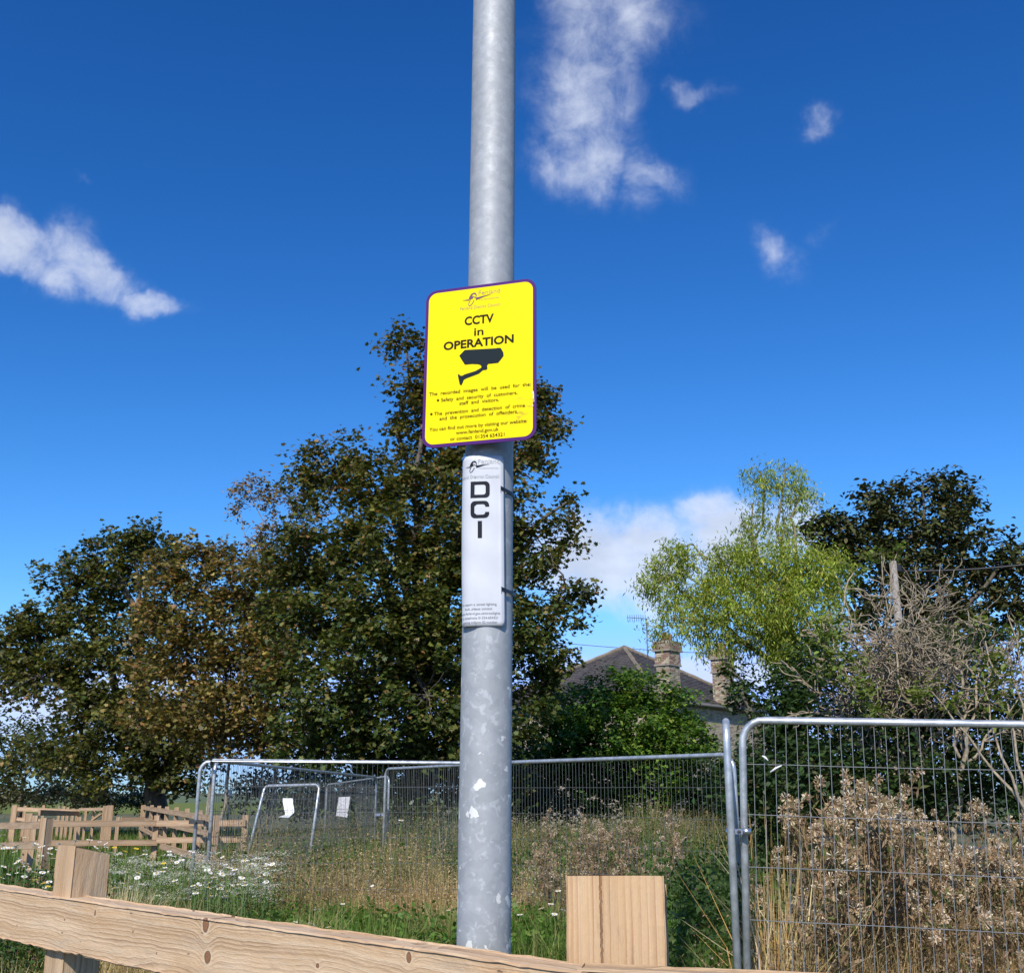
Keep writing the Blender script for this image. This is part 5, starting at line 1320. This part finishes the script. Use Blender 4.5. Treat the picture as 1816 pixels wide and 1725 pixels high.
# thistles gone to seed
M_fluff = plain('thistle_fluff', (.46, .35, .26), .9, spec=.1, var=.25, scale=40)
M_stem = plain('thistle_stem', (.30, .20, .10), .85, var=.3, scale=20)
def thistle_meshes(seed, h=1.5):
    rr = random.Random(seed); tb = Tubes(); heads = []; leaves = []
    def br(p, d, L, r_, lv):
        pts = [p]; q = p.copy()
        for i in range(4):
            d = (d + Vector((rr.uniform(-.2, .2), rr.uniform(-.2, .2), .08))).normalized(); q = q + d * L / 4; pts.append(q.copy())
        tb.add(pts, [r_ * (1 - .12 * i) for i in range(5)], 4, False)
        for i in (1, 2, 3): leaves.append(pts[i])
        if lv == 0:
            for _ in range(rr.randint(1, 3)): heads.append(pts[-1] + Vector((rr.uniform(-.03, .03), rr.uniform(-.03, .03), rr.uniform(-.01, .03))))
            return
        for c in range(rr.randint(3, 4)):
            i = rr.randint(2, 4); br(pts[i], (d + Vector((rr.uniform(-.8, .8), rr.uniform(-.8, .8), rr.uniform(0, .5)))).normalized(), L * rr.uniform(.38, .6), r_ * .6, lv - 1)
    br(Vector((0, 0, 0)), Vector((rr.uniform(-.1, .1), rr.uniform(-.1, .1), 1)).normalized(), h * .62, .006, 2)
    st = tb.mesh('stem', M_stem)
    r = np.random.default_rng(seed); H = np.array([tuple(x) for x in heads]); k = 34
    idx = np.repeat(np.arange(len(H)), k); u = r.normal(size=(len(idx), 3)); u /= np.linalg.norm(u, axis=1)[:, None]
    sz = r.uniform(.018, .040, len(H))[idx]
    a = H[idx] + u * sz[:, None] * r.uniform(.0, .4, (len(idx), 1)); tip = H[idx] + u * sz[:, None]; s = np.cross(u, r.normal(size=u.shape)); s /= np.linalg.norm(s, axis=1)[:, None]
    V = np.stack([a - s * .0035, tip - s * .0045, tip + u * .004, tip + s * .0045], 1)
    fl = poly_mesh('seed_heads', V, 4, M_dry, palette(len(V), [(.60, .46, .31), (.80, .69, .53), (.42, .28, .16), (.26, .16, .08)], [3, 2.4, 2.2, 1.5], .25, seed))
    Lf = np.array([tuple(x) for x in leaves]); idx = np.repeat(np.arange(len(Lf)), 4)
    lf = poly_mesh('leaves', leaf_polys(Lf[idx] + r.normal(size=(len(idx), 3)) * .03, .075, 'narrow', .1, seed=seed, hang=1), 4, M_dry, palette(len(idx), [(.28, .19, .11), (.20, .14, .08), (.14, .15, .05)], [2, 2, 1], .3, seed))
    return st, fl, lf
TH = [thistle_meshes(s, 1.5) for s in (201, 202, 203, 204, 205)]
def thistle(x, y, h, lab, group, k, rz):
    t = empty('thistle', (x, y, 0), rz); tag(t, lab, 'thistle', group); s = h / 1.45; t.scale = (s, s, s)
    st, fl, lf = TH[k]
    link('stem', st, t); o = link('seed_heads', fl, t); o['kind'] = 'stuff'; o = link('leaves', lf, t); o['kind'] = 'stuff'
rr = random.Random(77)
prof = [(1330, 1.05), (1400, 1.35), (1450, 1.55), (1540, 1.80), (1600, 1.75), (1660, 1.62), (1760, 1.5), (1830, 1.35), (1900, 1.3)]
for i in range(84):
    D = rr.uniform(6.35, 9.2); px = rr.uniform(1345, 1890)
    hmax = np.interp(px, [p[0] for p in prof], [p[1] for p in prof])
    x = (px - 908) / F / 1.05 * D
    # keep the skyline: height of the plant such that its top sits below the profile seen at 7.5 m
    z = CAMZ + (hmax - CAMZ) * D / 7.5
    thistle(x, D, max(.6, z * rr.uniform(.66, 1.0)), 'dead brown thistle gone to fluffy seed behind the nearest mesh panel', 'dead thistles behind the nearest mesh panel', rr.randrange(5), rr.uniform(0, 6.28))
for i in range(34):
    D = rr.uniform(11.5, 15.5); px = rr.choice([rr.uniform(1020, 1200), rr.uniform(1020, 1200), rr.uniform(1120, 1290), rr.uniform(940, 1050)])
    x = (px - 908) / F / 1.05 * D
    thistle(x, D, rr.uniform(.8, 1.3) if px < 1210 else rr.uniform(.6, .95), 'dead brown thistle between the lamp post and the edge-on panel', 'dead thistles right of the lamp post', rr.randrange(5), rr.uniform(0, 6.28))

# a haze of tiny white umbels between the daisies
r_ = np.random.default_rng(151); n = 230; xy = wedge_region(190, 490, 10.6, 12.6)(r_, n); H = r_.uniform(.58, 1.0, n) - (xy[:, 1] - 11.6) * .12; k = 50
idx = np.repeat(np.arange(n), k); Q = np.stack([xy[idx, 0], xy[idx, 1], H[idx]], 1) + r_.normal(size=(n * k, 3)) * np.array([.055, .055, .010])
o = link('white_umbels', poly_mesh('white_umbels', leaf_polys(Q, .021, 'petal', 2.0, seed=151), 4, M_dry, palette(len(Q), [(.80, .79, .72), (.66, .64, .52)], [3, 1], .12, 151)))
tag(o, 'haze of tiny white flower umbels among the daisies', 'flowers', None, 'stuff')
# daisies
M_petal = plain('white_petal', (.80, .79, .74), .6); M_eye = plain('daisy_eye', (.62, .42, .04), .7); M_yel = plain('yellow_petal', (.75, .55, .02), .6); M_gst = plain('green_stem', (.10, .17, .04), .7)
def daisy_meshes(seed, dia=.045, petals=11, petal_mat=M_petal, h=.5):
    rr = random.Random(seed); V = []; Fc = []; tilt = Matrix.Rotation(rr.uniform(.1, .6), 4, Vector((rr.uniform(-1, 1), rr.uniform(-1, 1), 0)).normalized())
    for i in range(petals):
        a = 2 * math.pi * i / petals; wv = math.pi / petals * .95; r0, r1 = dia * .12, dia * .5; b0 = len(V)
        for (rr_, aa, z) in ((r0, a - wv * .5, 0), (r0, a + wv * .5, 0), (r1 * .85, a + wv * .85, .002), (r1, a, -.002), (r1 * .85, a - wv * .85, .002)):
            V.append(tuple(tilt @ Vector((rr_ * math.cos(aa), rr_ * math.sin(aa), z))))
        Fc.append(tuple(range(b0, b0 + 5)))
    me = bpy.data.meshes.new('petals'); me.from_pydata(V, [], Fc); me.materials.append(petal_mat)
    bm = bmesh.new(); bmesh.ops.create_icosphere(bm, subdivisions=1, radius=dia * .16, matrix=tilt @ Matrix.Translation((0, 0, .002)) @ Matrix.Diagonal((1, 1, .5, 1))); ey = bm_mesh('eye', bm, M_eye)
    t = Tubes(); t.add([Vector((rr.uniform(-.1, .1), rr.uniform(-.1, .1), -h)), Vector((rr.uniform(-.03, .03), rr.uniform(-.03, .03), -h * .4)), Vector((0, 0, 0))], .002, 4); st = t.mesh('stem', M_gst)
    return me, ey, st
DA = [daisy_meshes(300 + i) for i in range(5)]; YE = [daisy_meshes(320 + i, .05, 14, M_yel) for i in range(2)]
def daisy(x, y, z, label, group, meshes, s=1, name='daisy', cat='flower'):
    t = empty(name, (x, y, z), rr.uniform(0, 6.28)); tag(t, label, cat, group); t.scale = (s, s, s)
    for nm, me in zip(('petals', 'eye', 'stem'), meshes): link(nm, me, t)
for (px, py, D, s) in ((562, 1612, 10.6, 1.5), (553, 1638, 10.3, 1.5), (524, 1634, 10.4, 1.0), (583, 1643, 10.5, 1.0), (608, 1602, 11, 1.1), (651, 1561, 12, 1.0), (941, 1537, 11.5, 1.4), (938, 1558, 11.4, 1.3), (978, 1563, 11.3, 1.3), (990, 1579, 11.2, 1.4), (977, 1602, 11, 1.4),
                       (960, 1610, 11, 1.4), (983, 1620, 11, 1.5), (999, 1613, 11, 1.2), (922, 1621, 10.8, 1.4), (962, 1697, 10.3, 1.0), (705, 1459, 13.5, 1.3), (711, 1454, 13.5, 1.5), (698, 1485, 13.5, 1.5), (693, 1522, 13, 1.0), (950, 1529, 12, 1.0), (795, 1613, 11, .9), (728, 1520, 13, .9), (660, 1570, 12, .9)):
    p = at(px, py, D); daisy(p.x, p.y, p.z, 'single white daisy standing in the grass near the lamp post', 'scattered white daisies by the lamp post', DA[rr.randrange(5)], s)
for i in range(265):
    D = rr.uniform(10.2, 12.6)
    if rr.random() < .62:
        px = rr.uniform(195, 485); py = rr.uniform(1508, 1590) + (px - 340) * .03
        if rr.random() < .35: px = rr.uniform(345, 485); py = rr.uniform(1530, 1590)
        lab, grp = 'white daisy in the drift at the foot of the long mesh panel', 'daisies at the foot of the long mesh panel'
    else:
        px = rr.uniform(0, 190); py = rr.uniform(1488, 1585) if px > 60 else rr.uniform(1478, 1560)
        lab, grp = 'white daisy among leafy weeds left of the narrow post', 'daisies left of the narrow post'
    p = at(px, py, D); daisy(p.x, p.y, p.z, lab, grp, DA[rr.randrange(5)], rr.uniform(.9, 1.7))
for (px, py) in ((242, 1504), (203, 1502), (222, 1509), (78, 1565), (62, 1560), (85, 1571), (290, 1530)):
    p = at(px, py, 10.4); daisy(p.x, p.y, p.z, 'small yellow flower showing around the narrow fence post', 'yellow flowers near the narrow post', YE[rr.randrange(2)], 1.0)
print('tris', sum(len(o.data.polygons) for o in C.objects if o.type == 'MESH'))
